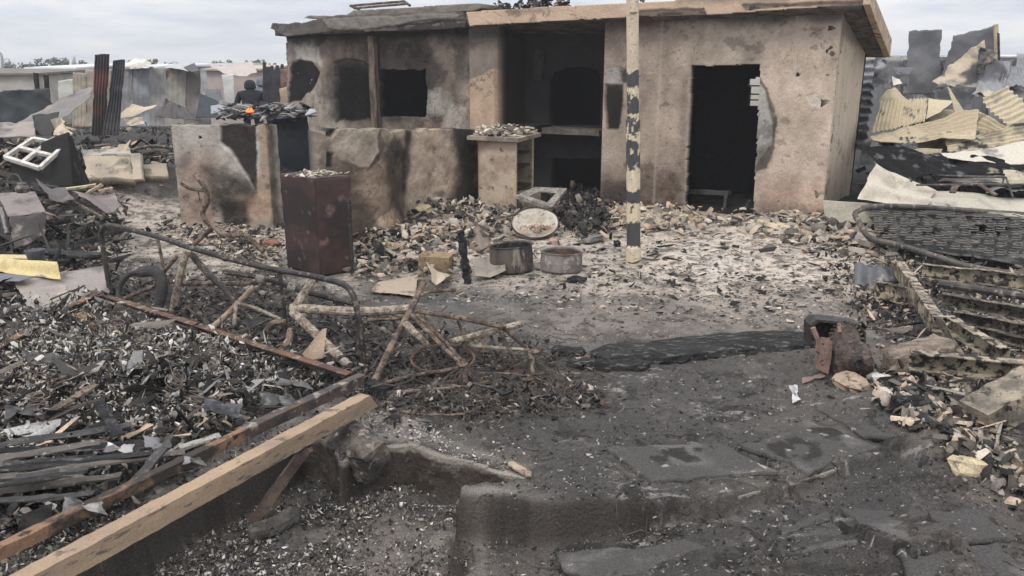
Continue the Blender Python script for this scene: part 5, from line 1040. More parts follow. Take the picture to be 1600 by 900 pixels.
px_sheet('dark_strip','dark gap-covering strip above the curved grey-green edge',[(1345,322,9.9),(1660,334,9.9),(1660,346,9.5),(1345,330,9.8)],group=FS,nx=60,ny=10,crumple=.03,base=(.04,.04,.04),seed=432)  # dark sheet laid over the gap between the strips
for k,(q_,c,w_,l) in enumerate((([(1470,216,11.6),(1650,186,11.9),(1650,226,11.3),(1482,243,11.2)],YEL,7,'ribbed cream sheet lying across the black gap below the buckled peak'),
      ([(1366,229,11.1),(1474,236,11.2),(1462,256,10.8),(1372,247,10.8)],(.36,.31,.22),5,'dull cream ribbed offcut close to the house corner'),
      ([(1556,262,10.9),(1660,254,11),(1660,302,10.4),(1566,290,10.4)],(.42,.37,.28),5,'ribbed cream sheet end at the right edge above the off-white strip'),
      ([(1470,264,10.8),(1600,268,10.8),(1600,292,10.4),(1460,286,10.4)],(.17,.16,.15),6,'sooty grey ribbed sheet under the thin table frame'),
      ([(1400,186,12.6),(1500,170,12.9),(1510,192,12.4),(1410,204,12.3)],(.30,.25,.17),8,'brownish ribbed sheet tucked between ribbed piece and ridge'),
      ([(1560,100,14.2),(1640,110,14.2),(1640,160,13.5),(1548,158,13.5)],(.25,.25,.25),7,'light grey ribbed sheet at the right edge above the tan roofing'))):
    px_sheet('ribbed_sheet',l,q_,group=FS,nx=80,ny=90,waves=w_,amp=.016,axis=1,crumple=.11,cf=1.8,base=c,stains=((tuple(x*.5 for x in c),2.5,.50,.62),((.05,.045,.04),4,.60,.68)),seed=770+k,rag=.05)
rr=random.Random(5)
for k,(u,v,Y,w,h,c,l) in enumerate(((1405,226,11.4,60,20,(.05,.05,.05),'black torn strip under the left part of the cream ridge'),(1440,262,10.9,70,16,(.12,.11,.10),'sooty buckled strip above the off-white folded piece'),(1520,280,10.7,90,20,(.30,.27,.21),'dull cream bent strip behind the thin table frame'),
      (1575,292,10.6,60,18,(.16,.15,.14),'grey bent strip at the right edge behind the thin table frame'),(1500,200,12.6,50,24,(.06,.06,.06),'black gap sheet right of the cream fin'),(1560,232,11.6,60,20,(.40,.34,.24),'small cream offcut under the sloping cream sheet'),
      (1410,120,14.2,34,30,(.09,.09,.095),'dark bent sheet behind the peaked cream flap'),(1490,150,13.6,70,26,(.05,.05,.052),'black crumpled sheet behind the cream fin'),(1580,120,13.8,40,40,(.20,.20,.21),'grey bent sheet at the right edge above the ribbed tan sheet'),(1350,240,11.6,26,40,(.03,.03,.03),'black bent sheet hard against the house corner'))):
    a_=rr.uniform(-6,6); px_sheet('scrap_sheet',l,[(u-w/2,v-h/2+a_,Y+.2),(u+w/2,v-h/2-a_,Y+.15),(u+w/2+rr.uniform(-8,8),v+h/2-a_,Y-.3),(u-w/2+rr.uniform(-8,8),v+h/2+a_,Y-.3)],group=FS,nx=50,ny=30,crumple=.13,cf=2.4,waves=rr.choice((0,4,6)),amp=.012,axis=k%2,base=c,stains=((tuple(x*.4 for x in c),2.5,.5,.6),(tuple(min(.5,x*1.6) for x in c),4,.6,.68)),seed=700+k,rag=.06)
th_=thing('thin_table_frame','thin dark metal table frame lying among the roofing on the right','frame',tuple(A(1500,300,10.2)))
for a,b in (((1416,273,10.5),(1572,277,10.4)),((1572,277,10.4),(1582,307,10)),((1416,273,10.5),(1424,283,10.2)),((1432,289,10.1),(1600,288,10.2))):
    mb=MB(); mb.tube([A(*a),A(*b)],.014,6); mb.build('rod',SOOTPOT,th_)
for a,b,l in (((1488,301,9.9),(1494,289,10),'short'),((1529,287,10.1),(1556,305,9.9),'slanting')):
    mb=MB(); mb.beam(A(*a),A(*b),.07,.02); tag(mb.build('flat_bar',BURNT),l+' flat bar leaning on the thin table frame on the right','bar')
# spring bed base
sbd=thing('spring_bed_base','blackened spring bed base lying at the right edge, its tube rim pointing at the house','bed base',tuple(A(1450,380,9)))
tube_part('rim_tube',[A(1600,335,9.9),A(1400,322,9.6),A(1340,330,9.4),A(1344,350,9.1),A(1360,372,8.8),A(1400,382,8.6),A(1460,400,8.3),A(1530,420,8.0),A(1660,436,7.8)],.028,SOOTPOT,sbd,sp=True,n=9)
S0,S1,S2,S3=[A(1352,338,9.3),A(1660,346,9.6),A(1660,428,7.95),A(1372,378,8.8)]
sheet('spring_mesh',[S0,S1,S2,S3],sbd,nx=120,ny=60,crumple=.03,cf=2.5,base=(.035,.034,.033),stains=(((.10,.095,.09),7,.52,.62),((.28,.26,.24),10,.66,.72)),seed=440,rag=.05,holes=.33,material=GRND)
first=None
for j in range(6):
    for i in range(15):
        a=(i+.5+.2*(j%2))/15.5; b=(j+.4)/6; p=(S0.lerp(S1,a)).lerp(S3.lerp(S2,a),b)+Vector((random.gauss(0,.02),random.gauss(0,.02),.055+random.gauss(0,.01)))
        if first is None:
            mb=MB(); mb.tube([Vector((math.cos(t)*(.045+.006*math.sin(t/3)),math.sin(t)*.045,.012*t/3-.02)) for t in [k*.5 for k in range(30)]],.0055,5)
            V=[Vector(v)+p for v in mb.v]; mb.v=[tuple(v) for v in V]; first=mb.build('spring',mat('coil',(.10,.09,.08),(.20,.18,.16),9,rough=.6,metal=.3),sbd); fp=p
        else:
            o=first.copy(); C.objects.link(o); o.parent=sbd; o.location=p-fp; o.rotation_euler=(random.gauss(0,.0),0,0)
# pressed steel frame
MOT=mat('mottled_cream_steel',(.38,.325,.235),(.17,.145,.115),7,c3=(.035,.032,.03),rough=.8,bump=.7,c3t=(.50,.55))
MOD=mat('mottled_dark_steel',(.20,.17,.13),(.07,.062,.054),8,c3=(.025,.025,.025),rough=.8,bump=.7,c3t=(.50,.56))
sf=thing('steel_bed_rails','collapsed mottled cream steel rail frame in front of the spring bed base','frame',tuple(A(1480,500,6.8)))
def chan(name,p,q,h,w,m,parent,wob=.004,seg=8):
    """channel section: web and two flanges"""
    p=Vector(p);q=Vector(q); d=(q-p).normalized(); s=d.cross(Vector((0,0,1))).normalized(); s=s if s.y<0 else -s; mb=MB()
    P=[p.lerp(q,i/seg)+Vector((0,random.gauss(0,wob),random.gauss(0,wob))) for i in range(seg+1)]
    prof=[(0,-h/2),(w,-h/2),(w,-h/2+.006),(.006,-h/2+.006),(.006,h/2-.006),(w,h/2-.006),(w,h/2),(0,h/2)]
    V=[pt+s*(-w+a)+Vector((0,0,b)) for pt in P for a,b in [(x,y) for x,y in prof]]; n=8
    Fc=[list(range(n))[::-1],[seg*n+k for k in range(n)]]+[[i*n+k,i*n+(k+1)%n,(i+1)*n+(k+1)%n,(i+1)*n+k] for i in range(seg) for k in range(n)]
    mb.add(V,Fc); return mb.build(name,m,parent)
Q3=P3
chan('rail',Q3(1440,424,.16),Q3(1680,450,.16),.14,.06,MOT,sf)
tube_part('tube',[Q3(1466,443,.18),Q3(1530,452,.18),Q3(1680,476,.18)],.03,SOOTPOT,sf,n=9)
chan('rail',Q3(1468,468,.20),Q3(1680,505,.20),.10,.07,MOD,sf)
chan('rail',Q3(1488,496,.22),Q3(1680,535,.22),.10,.06,MOD,sf)
chan('rail',Q3(1500,512,.16),Q3(1680,556,.16),.07,.05,MOD,sf)
chan('diagonal_rail',Q3(1412,418,.24),Q3(1474,508,.26),.12,.08,MOT,sf)
chan('diagonal_rail',Q3(1472,505,.26),Q3(1560,556,.22),.11,.08,MOT,sf)
chan('rail',Q3(1362,452,.14),Q3(1444,468,.18),.15,.05,MOT,sf)
sheet('end_plate',[Q3(1333,411,.22),Q3(1402,417,.22),Q3(1402,452,.04),Q3(1333,448,.04)],sf,nx=40,ny=20,waves=2,amp=.03,crumple=.03,base=(.11,.11,.11),stains=(((.26,.25,.24),7,.58,.68),((.03,.03,.03),4,.5,.62)),seed=450)
mb=MB(); mb.beam(Q3(1452,468,.24),onG(1436,530,0),.12,.05,up=Vector((0,1,0)),seg=3,wob=.004); mb.build('leg',SOOT,sf)
sheet('corner_gusset',[Q3(1462,484,.26),Q3(1482,510,.26),Q3(1510,556,.12),Q3(1458,540,.10)],sf,nx=26,ny=20,crumple=.04,base=(.33,.29,.23),stains=(((.09,.08,.07),6,.56,.66),),seed=451)
o=sheet('folded_steel',[Q3(1362,413,.20),Q3(1400,416,.2),Q3(1400,446,.05),Q3(1360,444,.05)],waves=1,base=(.14,.14,.14),stains=(((.04,.04,.04),5,.5,.6),),seed=460,nx=30,ny=16); tag(o,'dark steel plate folded upright in front of the spring bed base','metal sheet')
r2=thing('mottled_steel_channel','mottled cream steel channel lying lowest in front of the rail frame at the right edge','beam',tuple(Q3(1500,580,0)))
chan('channel',Q3(1422,566,.22),Q3(1680,590,.24),.12,.09,MOT,r2)
mb=MB(); mb.beam(Q3(1486,584,.2),onG(1490,616,0),.06,.03,up=Vector((0,1,0))); mb.build('bracket',SOOT,r2)
mb=MB(); mb.beam(Q3(1508,590,.2),onG(1526,640,0),.04,.02,up=Vector((0,1,0))); mb.build('strut',MOD,r2)
log('wood_block',[P3(1392,570,.10),P3(1430,556,.13),P3(1484,542,.16)],.24,.17,'weathered brown wood block wedged under the steel rail frame',12,mat('old_wood',(.26,.205,.16),(.15,.12,.095),5,c3=(.07,.06,.05),rough=.9,bump=.9,stretch=(1,5,5)),'wood')
mb=MB(); mb.beam(onG(1522,672,.06),P3(1690,560,.42),.20,.17,seg=12,wob=.008,ends=.03); tag(mb.build('broken_post',mat('mottled_post',(.31,.26,.195),(.13,.115,.095),6,c3=(.06,.055,.05),rough=.9,bump=.7)),'thick mottled square post slanting up out of the picture at lower right','post')
for k,(u,v,s,l) in enumerate(((1330,606,.12,'pale stone slab with a dark hollow'),(1372,600,.09,'whitish plaster chunk tilted on edge'),(1470,672,.13,'knobbly pale clinker lump'),(1512,738,.10,'flat cream plaster plate'),(1420,640,.10,'dark cracked clod'),(1450,590,.14,'brown brick lump'))):
    mb=MB(); mb.rock(onG(u,v,.03),s,60+k,.5); tag(mb.build('plaster_chunk',[TANPL,WHITE,ASHY,CREAM,CHAR,BURNT][k]),l+' on the rubble heap below the steel rails','plaster')
for k,(u,v,s) in enumerate(((1048,328,.10),(1022,340,.10),(1006,350,.09),(1068,344,.10),(1085,352,.12),(1030,352,.08),(960,332,.10),(978,342,.11),(948,345,.08),(660,332,.13),(612,358,.14),(632,392,.09),(598,392,.12),(582,372,.09),(690,340,.09),(1215,362,.13),(1260,372,.14),(1240,365,.09),(1190,352,.09),(1300,352,.08))):
    mb=MB(); mb.rock(onG(u,v,.04),s,90+k,.55); 
    lab=('tan plaster chunk at the wall foot between the striped pole and the doorway' if 1000<u<1100 else 'tan plaster chunk at the wall foot left of the striped pole' if 900<u<1000 else 'tan plaster chunk at the foot of the low yard wall' if u<700 else 'tan plaster chunk on the ash right of the doorway')
    tag(mb.build('plaster_chunk',TANPL if k%3 else CREAM),lab,'plaster',lab.replace('chunk','chunks'))
# ------------------------------------------------------------------ background on the left
def box_shack(name,label,u0,u1,vt,Y,dep,wallm,roofm,cat='shack',group='shacks beyond the burnt plots',over=.15,slope=.12,door=None):
    a=A(u0,vt,Y); b=A(u1,vt,Y); zt=a.z; t=thing(name,label,cat,(a.x,Y,0),group)
    mb=MB(); V=[(a.x,Y,-.3),(b.x,Y,-.3),(b.x,Y+dep,-.3),(a.x,Y+dep,-.3),(a.x,Y,zt-.05),(b.x,Y,zt-.05),(b.x,Y+dep,zt+slope-.05),(a.x,Y+dep,zt+slope-.05)]
    mb.add(V,[[0,1,5,4],[1,2,6,5],[2,3,7,6],[3,0,4,7]]); mb.build('wall',wallm,t)
    mb=MB(); o=over; V=[(a.x-o,Y-o,zt-.05),(b.x+o,Y-o,zt-.05),(b.x+o,Y+dep+o,zt+slope),(a.x-o,Y+dep+o,zt+slope)]; V+=[(x,y,z+.07) for x,y,z in V]
    mb.add(V,[[3,2,1,0],[4,5,6,7],[0,1,5,4],[1,2,6,5],[2,3,7,6],[3,0,4,7]]); mb.build('roof',roofm,t)
    if door:
        d0=A(door[0],vt,Y).x; d1=A(door[1],vt,Y).x; mb=MB(); mb.beam((d0/2+d1/2,Y-.02,-.2),(d0/2+d1/2,Y-.02,zt-.35),d1-d0,.05,up=Vector((0,1,0))); mb.build('door',SOOT,t)
    return t
BEI=mat('dusty_beige',(.42,.40,.35),(.33,.31,.27),1.2,rough=.9); WH2=mat('far_white',(.62,.63,.64),(.5,.5,.5),.8,rough=.8); ZN=mat('far_zinc',(.36,.37,.38),(.26,.26,.27),.9,c3=(.3,.22,.17),rough=.6); PKR=mat('far_pink',(.42,.35,.32),(.34,.29,.27),1,rough=.9)
box_shack('beige_shack','long beige shack with dark flat roof edge at the far left',-160,54,115,30,5,BEI,mat('dark_roof',(.14,.13,.12),(.2,.18,.16),1))
box_shack('white_shack','white shack right behind the two thin dark posts',46,116,106,34,5,WH2,WH2,door=(80,88))
box_shack('zinc_roof_shack','low far shack with bright metal roof behind the trees line, left half',118,212,107,45,7,BEI,WH2)
box_shack('zinc_roof_shack','low far shack with dull zinc roof behind the long grey zinc fence',206,292,103,48,7,ZN,WH2)
box_shack('zinc_roof_shack','small far shack with pale roof left of the two hooded people',286,352,103,40,6,ZN,ZN)
box_shack('pink_shack','pinkish shack behind the two hooded people',322,404,108,31,5,PKR,mat('far_tan',(.45,.40,.34),(.36,.31,.27),1))
box_shack('white_shack','far white roofed shack just left of the burnt house',398,470,104,46,7,WH2,WH2)
box_shack('far_shed','far pale shed beyond the zinc fence right of the house',1360,1425,93,42,7,BEI,WH2)
box_shack('far_shed','far pale shed at the right edge beyond the fallen roofing',1562,1700,88,40,7,ZN,WH2)
zl=thing('zinc_yard_fence','long fence of upright grey zinc sheets behind the free wall at left','fence',tuple(A(230,150,21)))
for i,(u0,u1,t,c,st) in enumerate(((113,135,112,(.34,.30,.23),.5),(133,174,108,(.33,.29,.23),.5),(172,207,107,(.26,.255,.26),.4),(205,234,106,(.25,.26,.275),.4),(232,260,104,(.29,.28,.27),.5),(257,291,106,(.31,.295,.25),.5),(287,314,108,(.19,.165,.15),.5))):
    sheet('zinc_sheet',[A(u0,t,21+i*.02),A(u1,t-(1 if i%2 else 0),21+i*.02),A(u1,200,21),A(u0,200,21)],zl,nx=40,ny=30,waves=4,amp=.005,crumple=.06,base=c,stains=((tuple(x*.75 for x in c),1.0,.45,.6),((.20,.14,.11),1.6,.60,.70)),seed=500+i,rag=.03)
px_sheet('canvas_sheet','pale canvas draped over the top of the long zinc fence',[(176,96,21.3),(228,94,21.5),(238,101,20.8),(204,106,20.6)],'canvas',crumple=.15,base=(.55,.52,.44),stains=(((.36,.34,.3),2,.5,.6),),seed=510,nx=40)
px_sheet('roof_sheet','bent grey roof sheet on the right part of the zinc fence',[(262,100,21.4),(300,98,21.4),(294,108,20.6),(256,107,20.6)],'metal sheet',crumple=.08,base=(.38,.38,.38),seed=511,nx=30)
px_sheet('roof_sheet','dark roof sheet hanging over the brown zinc panel',[(286,105,20.8),(304,98,21),(312,110,20.6),(300,112,20.5)],'metal sheet',crumple=.05,base=(.07,.07,.075),seed=512,nx=20)
px_sheet('white_metal_sheet','white upright panel just left of the two hooded people',[(346,116,23),(365,115,23),(367,165,23),(352,165,23)],'panel',base=(.60,.60,.58),crumple=.03,seed=513,nx=20)
px_sheet('white_metal_sheet','cream rounded panel right of the two thin dark posts',[(90,126,25),(130,120,25),(132,170,25),(92,170,25)],'panel',base=(.48,.47,.42),crumple=.04,seed=514,nx=20)
px_sheet('pink_awning','curved pinkish awning above the two hooded people',[(326,104,24),(396,100,24),(404,118,23.4),(350,120,23.4)],'awning',base=(.42,.36,.33),crumple=.12,seed=515,nx=40,fold=.1)
px_sheet('dark_metal_sheet','small dark bent panel left of the white upright panel',[(322,138,19),(345,140,19),(352,166,18.6),(316,166,18.6)],'metal sheet',base=(.10,.105,.11),crumple=.1,seed=516,nx=20)
# burnt plank fence
pf=thing('plank_fence','short burnt black plank fence left of the house, smoke drifting before it','fence',tuple(A(420,160,19)))
for i,u in enumerate(range(411,440,4)):
    t=104+random.uniform(-3,6)-(8 if i in (0,7) else 0)
    mb=MB(); mb.beam(A(u+2,172,19),A(u+2,t,19),.065,.03,up=Vector((0,1,0)),seg=4,wob=.006); mb.build('plank',mat('burnt_plank',(.035,.035,.04),(.06,.06,.065),4,rough=.85),pf)
px_sheet('rusty_metal_sheet','narrow rust-brown panel between the burnt plank fence and the house',[(438,108,18.5),(449,106,18.5),(451,170,18.5),(438,170,18.5)],'metal sheet',base=(.22,.13,.10),stains=(((.12,.09,.08),3,.5,.6),),seed=517,nx=14)
px_sheet('tan_board','tan board leaning on the narrow rust-brown panel left of the house',[(436,137,18),(448,135,18),(452,166,18),(438,168,18)],'board',base=(.42,.32,.22),seed=518,nx=14)
# two hooded people, seen from behind
def person(label,px_,Y,jk,tr,lean=0.0,hscale=1.0,turn=0.0):
    h=A(px_,0,Y); x0=h.x; g=0.0
    t=thing('person',label,'person',(x0,Y,g),'people watching the fire')
    def body(name,V,E,R,m):
        me=bpy.data.meshes.new(name); me.from_pydata(V,E,[]); me.update(); o=bpy.data.objects.new(name,me); C.objects.link(o); o.parent=t
        md=o.modifiers.new('skin','SKIN'); 
        for i,r in enumerate(R): me.skin_vertices[0].data[i].radius=(r,r*.8) if not isinstance(r,tuple) else r
        me.skin_vertices[0].data[0].use_root=True; o.modifiers.new('ss','SUBSURF').levels=2; o.modifiers['ss'].render_levels=2
        me.materials.append(m); o.rotation_euler=(0,0,turn); o.scale=(hscale*1.22,hscale*1.1,hscale); return o
    V=[(0,0,.95),(0,0,1.15),(0,lean*.5,1.38),(0,lean,1.50),(0,lean,1.56),(0,lean,1.65),
       (-.10,0,.88),(-.12,.02,.5),(-.12,0,.08),(-.12,.14,.03),(.10,0,.88),(.12,.02,.5),(.12,0,.08),(.12,.14,.03),
       (-.20,lean*.7,1.40),(-.27,lean*.5,1.12),(-.20,lean*.5+.16,.98),(-.16,lean*.5+.22,.97),(.20,lean*.7,1.40),(.27,lean*.5,1.12),(.20,lean*.5+.16,.98),(.16,lean*.5+.22,.97),(0,lean+.05,1.66)]
    E=[(0,1),(1,2),(2,3),(3,4),(4,5),(0,6),(6,7),(7,8),(8,9),(0,10),(10,11),(11,12),(12,13),(2,14),(14,15),(15,16),(16,17),(2,18),(18,19),(19,20),(20,21),(5,22)]
    R=[.15,.145,.16,.07,.055,.10,.09,.065,.05,.04,.09,.065,.05,.04,.06,.045,.035,.035,.06,.045,.035,.035,.085]
    body('body',V,E,R,mat('skin',(.12,.07,.05),(.10,.06,.04),4,rough=.6))
    body('jacket',[(0,0,.80),(0,0,1.0),(0,lean*.4,1.2),(0,lean*.6,1.38),(0,lean,1.49),(-.22,lean*.7,1.39),(-.31,lean*.5,1.13),(-.23,lean*.5+.12,.99),(.22,lean*.7,1.39),(.31,lean*.5,1.13),(.23,lean*.5+.12,.99)],
         [(0,1),(1,2),(2,3),(3,4),(3,5),(5,6),(6,7),(3,8),(8,9),(9,10)],[(.22,.16),(.20,.16),(.21,.165),(.21,.165),.11,.10,.085,.06,.10,.085,.06],jk)
    body('hood',[(0,lean-.02,1.47),(0,lean-.01,1.58),(0,lean,1.68),(0,lean+.0,1.75)],[(0,1),(1,2),(2,3)],[(.14,.12),(.135,.13),(.13,.13),.06],jk)
    body('trousers',[(0,0,.95),(-.10,0,.85),(-.12,.02,.5),(-.12,0,.12),(.10,0,.85),(.12,.02,.5),(.12,0,.12)],[(0,1),(1,2),(2,3),(0,4),(4,5),(5,6)],[.17,.115,.085,.07,.115,.085,.07],tr)
    for s in (-1,1):
        mb=MB(); mb.lathe(Vector((x0+s*.12*hscale*1.22,Y+.04,g)),[(.001,0),(.07,0),(.075,.05),(.06,.09),(.05,.13),(.001,.14)],12,wob=.05); mb.build('shoe',BLACKR,t)
DJ=mat('black_jacket',(.018,.020,.026),(.03,.032,.04),5,rough=.8); BJ=mat('grey_blue_hoodie',(.17,.19,.23),(.12,.135,.165),5,rough=.9); JN=mat('dark_trousers',(.03,.035,.05),(.02,.024,.035),5)
person('person in a black hooded jacket seen from behind, left of two by the smoke',379,22.0,DJ,JN,.05,1.02,.15)
person('person in a grey-blue hooded top seen from behind, right of two by the smoke',399,22.8,BJ,JN,.03,1.06,-.1)
# dark sheets and remains, near left background
LG='burnt sheets left of the free wall'
px_sheet('dark_sheet','low wide black sheet wall at the far left edge',[(-60,142,15),(80,137,15),(84,200,15),(-60,205,15)],group=LG,waves=4,crumple=.05,base=(.030,.036,.04),stains=(((.045,.05,.052),1.5,.45,.6),),seed=520,rag=.05)
for u,t,b,l in ((56,114,165,'shorter'),(72,117,170,'longer')):
    mb=MB(); mb.beam(A(u,t,19),A(u+4,b,19),.08,.06,up=Vector((0,1,0)),seg=5,wob=.01); tag(mb.build('dark_post',CHAR),'thin burnt post before the white shack, '+l+' of two','post')
px_sheet('twisted_sheet','long twisted grey-brown sheet rising to the right behind the window frame',[(20,188,12.8),(148,127,13),(146,148,12.6),(52,212,12)],group=LG,nx=90,crumple=.12,cf=1.3,base=(.17,.155,.145),stains=(((.035,.033,.033),1.4,.50,.58),((.25,.2,.17),4,.6,.7)),seed=521,rag=.08)
px_sheet('twisted_sheet','flat dull brown sheet at the far left edge under the twisted sheet',[(-60,186,12.5),(55,192,12.3),(58,218,11.6),(-60,210,11.6)],group=LG,nx=60,crumple=.08,base=(.26,.22,.19),stains=(((.1,.085,.08),2,.5,.62),),seed=522)
px_sheet('charred_flap','black charred flap hanging from the middle of the twisted sheet',[(50,180,12.2),(92,172,12.2),(84,215,12),(55,214,12)],group=LG,crumple=.1,base=(.022,.022,.022),seed=523,nx=30)
px_sheet('upright_corrugated_sheet','tall upright corrugated sheet with maroon top, left of the upright pair',[(147,84,12.0),(171,82,12.0),(166,212,12.0),(143,212,12.0)],group=LG,waves=5,amp=.012,nx=60,ny=60,crumple=.03,base=(.055,.045,.045),stains=(((.14,.06,.055),1.1,.50,.62),),seed=524,rag=.02)
px_sheet('upright_corrugated_sheet','dark leaning corrugated sheet, right of the upright pair',[(177,93,11.9),(196,91,11.9),(186,212,11.8),(160,212,11.8)],group=LG,waves=5,amp=.012,nx=50,ny=60,crumple=.03,base=(.05,.05,.055),stains=(((.085,.08,.085),2,.5,.6),),seed=525,rag=.02)
px_sheet('tan_sheet','tan curved sheet piece between the upright pair and the free wall',[(205,166,12.6),(248,168,12.8),(240,174,12.4),(176,191,12.2)],group=LG,crumple=.05,base=(.48,.39,.28),seed=526,nx=30,fold=.06)
px_sheet('tan_sheet','small torn tan sheet below the curved tan piece',[(190,184,12),(225,182,12),(226,193,11.8),(198,195,11.8)],group=LG,crumple=.1,base=(.42,.35,.26),stains=(((.2,.16,.12),4,.5,.6),),seed=527,nx=20)
px_sheet('dark_sheet','dark folded sheet standing behind the curved tan piece',[(256,150,14),(286,166,14),(318,190,13.6),(240,184,13.8)],group=LG,crumple=.12,waves=4,base=(.07,.062,.06),stains=(((.16,.14,.13),3,.55,.66),),seed=528,nx=50)
px_sheet('dark_sheet','blue-black folded sheet above the free wall',[(312,149,14),(350,166,14),(352,184,13.6),(305,184,13.6)],group=LG,crumple=.1,base=(.03,.034,.042),seed=529,nx=30)
px_sheet('pale_fragment','pale bent fragment lying on top of the blue-black folded sheet',[(330,168,13.4),(350,160,13.4),(354,172,13.2),(330,180,13.2)],group=LG,crumple=.1,base=(.25,.26,.28),seed=530,nx=16)
px_sheet('torn_tan_sheet','torn tan sheet leaning low behind the window frame box',[(78,186,11.9),(98,184,11.9),(118,214,11.5),(84,216,11.5)],group=LG,crumple=.12,cf=3,base=(.45,.37,.27),stains=(((.2,.16,.12),3,.52,.6),),seed=531,nx=24,rag=.05)
px_sheet('black_cloth','black scorched sheeting hanging between free wall and house',[(424,178,12.4),(480,172,12.6),(492,270,12.2),(432,270,12.0)],'sheeting',crumple=.12,cf=2,base=(.016,.018,.022),stains=(((.05,.055,.065),2,.55,.7),),seed=532,nx=40,ny=50,material=GRND)
mb=MB(); P=[]
for i in range(420): P.append(A(random.uniform(345,484),random.gauss(172,5)+3,random.uniform(12.2,13.8)))
shards(mb,P,.05,.35,.06,((.3,.3,.31),(.05,.05,.055),(.14,.14,.15),(.4,.37,.33),(.04,.04,.04),(.22,.2,.18)),.25); tag(mb.build('burnt_heap',BITS,None,cols=True),'smouldering heap of grey splinters above the free wall',None,kind='stuff')
for k,(a,b,l) in enumerate((((345,160),(400,172),'upper'),((352,178),(440,170),'lower'),((430,162),(476,176),'right hand'))):
    mb=MB(); mb.beam(A(*a,12.9),A(*b,12.7),.10,.05,seg=6,wob=.012); tag(mb.build('splintered_plank',ASHY),'grey splintered plank on the smouldering heap, '+l+' of three','plank','planks on the smouldering heap')
# fire
fi=thing('fire','small orange flame on the smouldering heap above the free wall','fire',tuple(A(392,178,12.2)))
for k in range(5):
    c=A(386+k*2.2,176,12.1); h=random.uniform(.03,.075); mb=MB(); mb.lathe(c,[(.001,0),(.022,.01),(.02,h*.4),(.012,h*.8),(.001,h)],9,ax=Vector((.25*random.uniform(-1,1),0,1)),wob=.25); mb.build('flame',emit('flame%d'%k,(1.0,.17+.05*(k%2),.04),.8),fi)
# white window frame tipped over, dark box behind it
wf=thing('window_frame','white four-pane window frame without glass, tipped back on the rubble at left','window frame',tuple(A(55,240,11)))
q=[A(8,246,10.9),A(52,217,11.4),A(103,226,11.3),A(62,263,10.7)]
def bil(a,b): return q[0].lerp(q[1],b).lerp(q[3].lerp(q[2],b),a)
nrm=(q[1]-q[0]).cross(q[3]-q[0]).normalized()
for i in range(4): mb=MB(); mb.beam(q[i],q[(i+1)%4],.05,.05,up=nrm); mb.build('frame_bar',WHITE,wf)
mb=MB(); mb.beam(bil(.5,0),bil(.5,1),.055,.045,up=nrm); mb.build('glazing_bar',WHITE,wf)
mb=MB(); mb.beam(bil(0,.5),bil(1,.5),.055,.045,up=nrm); mb.build('glazing_bar',WHITE,wf)
bx=thing('black_metal_box','black buckled metal box supporting the white window frame','box',tuple(A(100,285,11)))
for i,qq in enumerate((((64,224,11.2),(106,206,11.3),(114,290,10.8),(70,292,10.7)),((106,206,11.3),(112,210,11.8),(140,290,11.6),(114,290,10.8)),((15,248,11),(64,262,10.9),(74,292,10.7),(20,286,10.8)))):
    sheet('side_panel',[A(*c) for c in qq],bx,nx=24,ny=24,crumple=.03,base=(.022,.021,.021),stains=(((.07,.065,.06),4,.58,.7),),seed=540+i,rag=0,material=GRND)
# fallen wall pieces
pw=thing('fallen_wall','fallen beige wall slab with flaking paint between the metal box and the free wall','wall',tuple(A(170,280,12.2)))
sheet('wall_slab',[A(128,243,12.4),A(205,237,12.5),A(212,282,12.0),A(134,280,12.0)],pw,nx=70,ny=40,crumple=.03,base=(.46,.39,.30),stains=(((.25,.22,.18),3,.52,.62),((.10,.09,.08),7,.62,.70)),seed=550,th=.14,material=WALL,rag=.05)
sheet('wall_edge',[A(126,234,12.9),A(204,230,12.9),A(206,240,12.4),A(128,244,12.4)],pw,nx=50,ny=10,crumple=.03,base=(.44,.41,.36),stains=(((.2,.18,.16),5,.52,.62),),seed=551,th=.06,material=WALL,rag=.03)
o=sheet('wall_fragment',[A(203,239,12.1),A(219,238,12.1),A(223,282,11.9),A(208,283,11.9)],nx=20,ny=40,crumple=.02,base=(.50,.43,.34),stains=(((.08,.07,.06),6,.64,.7),),seed=552,th=.1,material=WALL); tag(o,'narrow upright beige wall fragment at the right end of the fallen slab','wall fragment')
o=sheet('wall_fragment',[A(222,257,12.2),A(261,254,12.3),A(264,276,12.1),A(226,277,12.0)],nx=30,ny=20,crumple=.03,base=(.36,.30,.23),stains=(((.15,.13,.11),4,.55,.65),),seed=553,th=.1,material=WALL); tag(o,'low dull tan wall fragment nearest the left edge of the free wall','wall fragment')
px_sheet('tan_sheet','upright curled tan sheet behind the fallen beige slab',[(186,228,12.7),(207,220,12.8),(200,240,12.6),(182,238,12.6)],crumple=.04,base=(.48,.40,.29),seed=554,nx=16,fold=.05,group=LG)
mb=MB(); mb.tube(spline([A(206,234,12.9),A(240,228,13),A(280,233,12.9)]),.022,7); tag(mb.build('curved_pipe',SOOTPOT),'dark curved pipe lying left of the free wall','pipe')
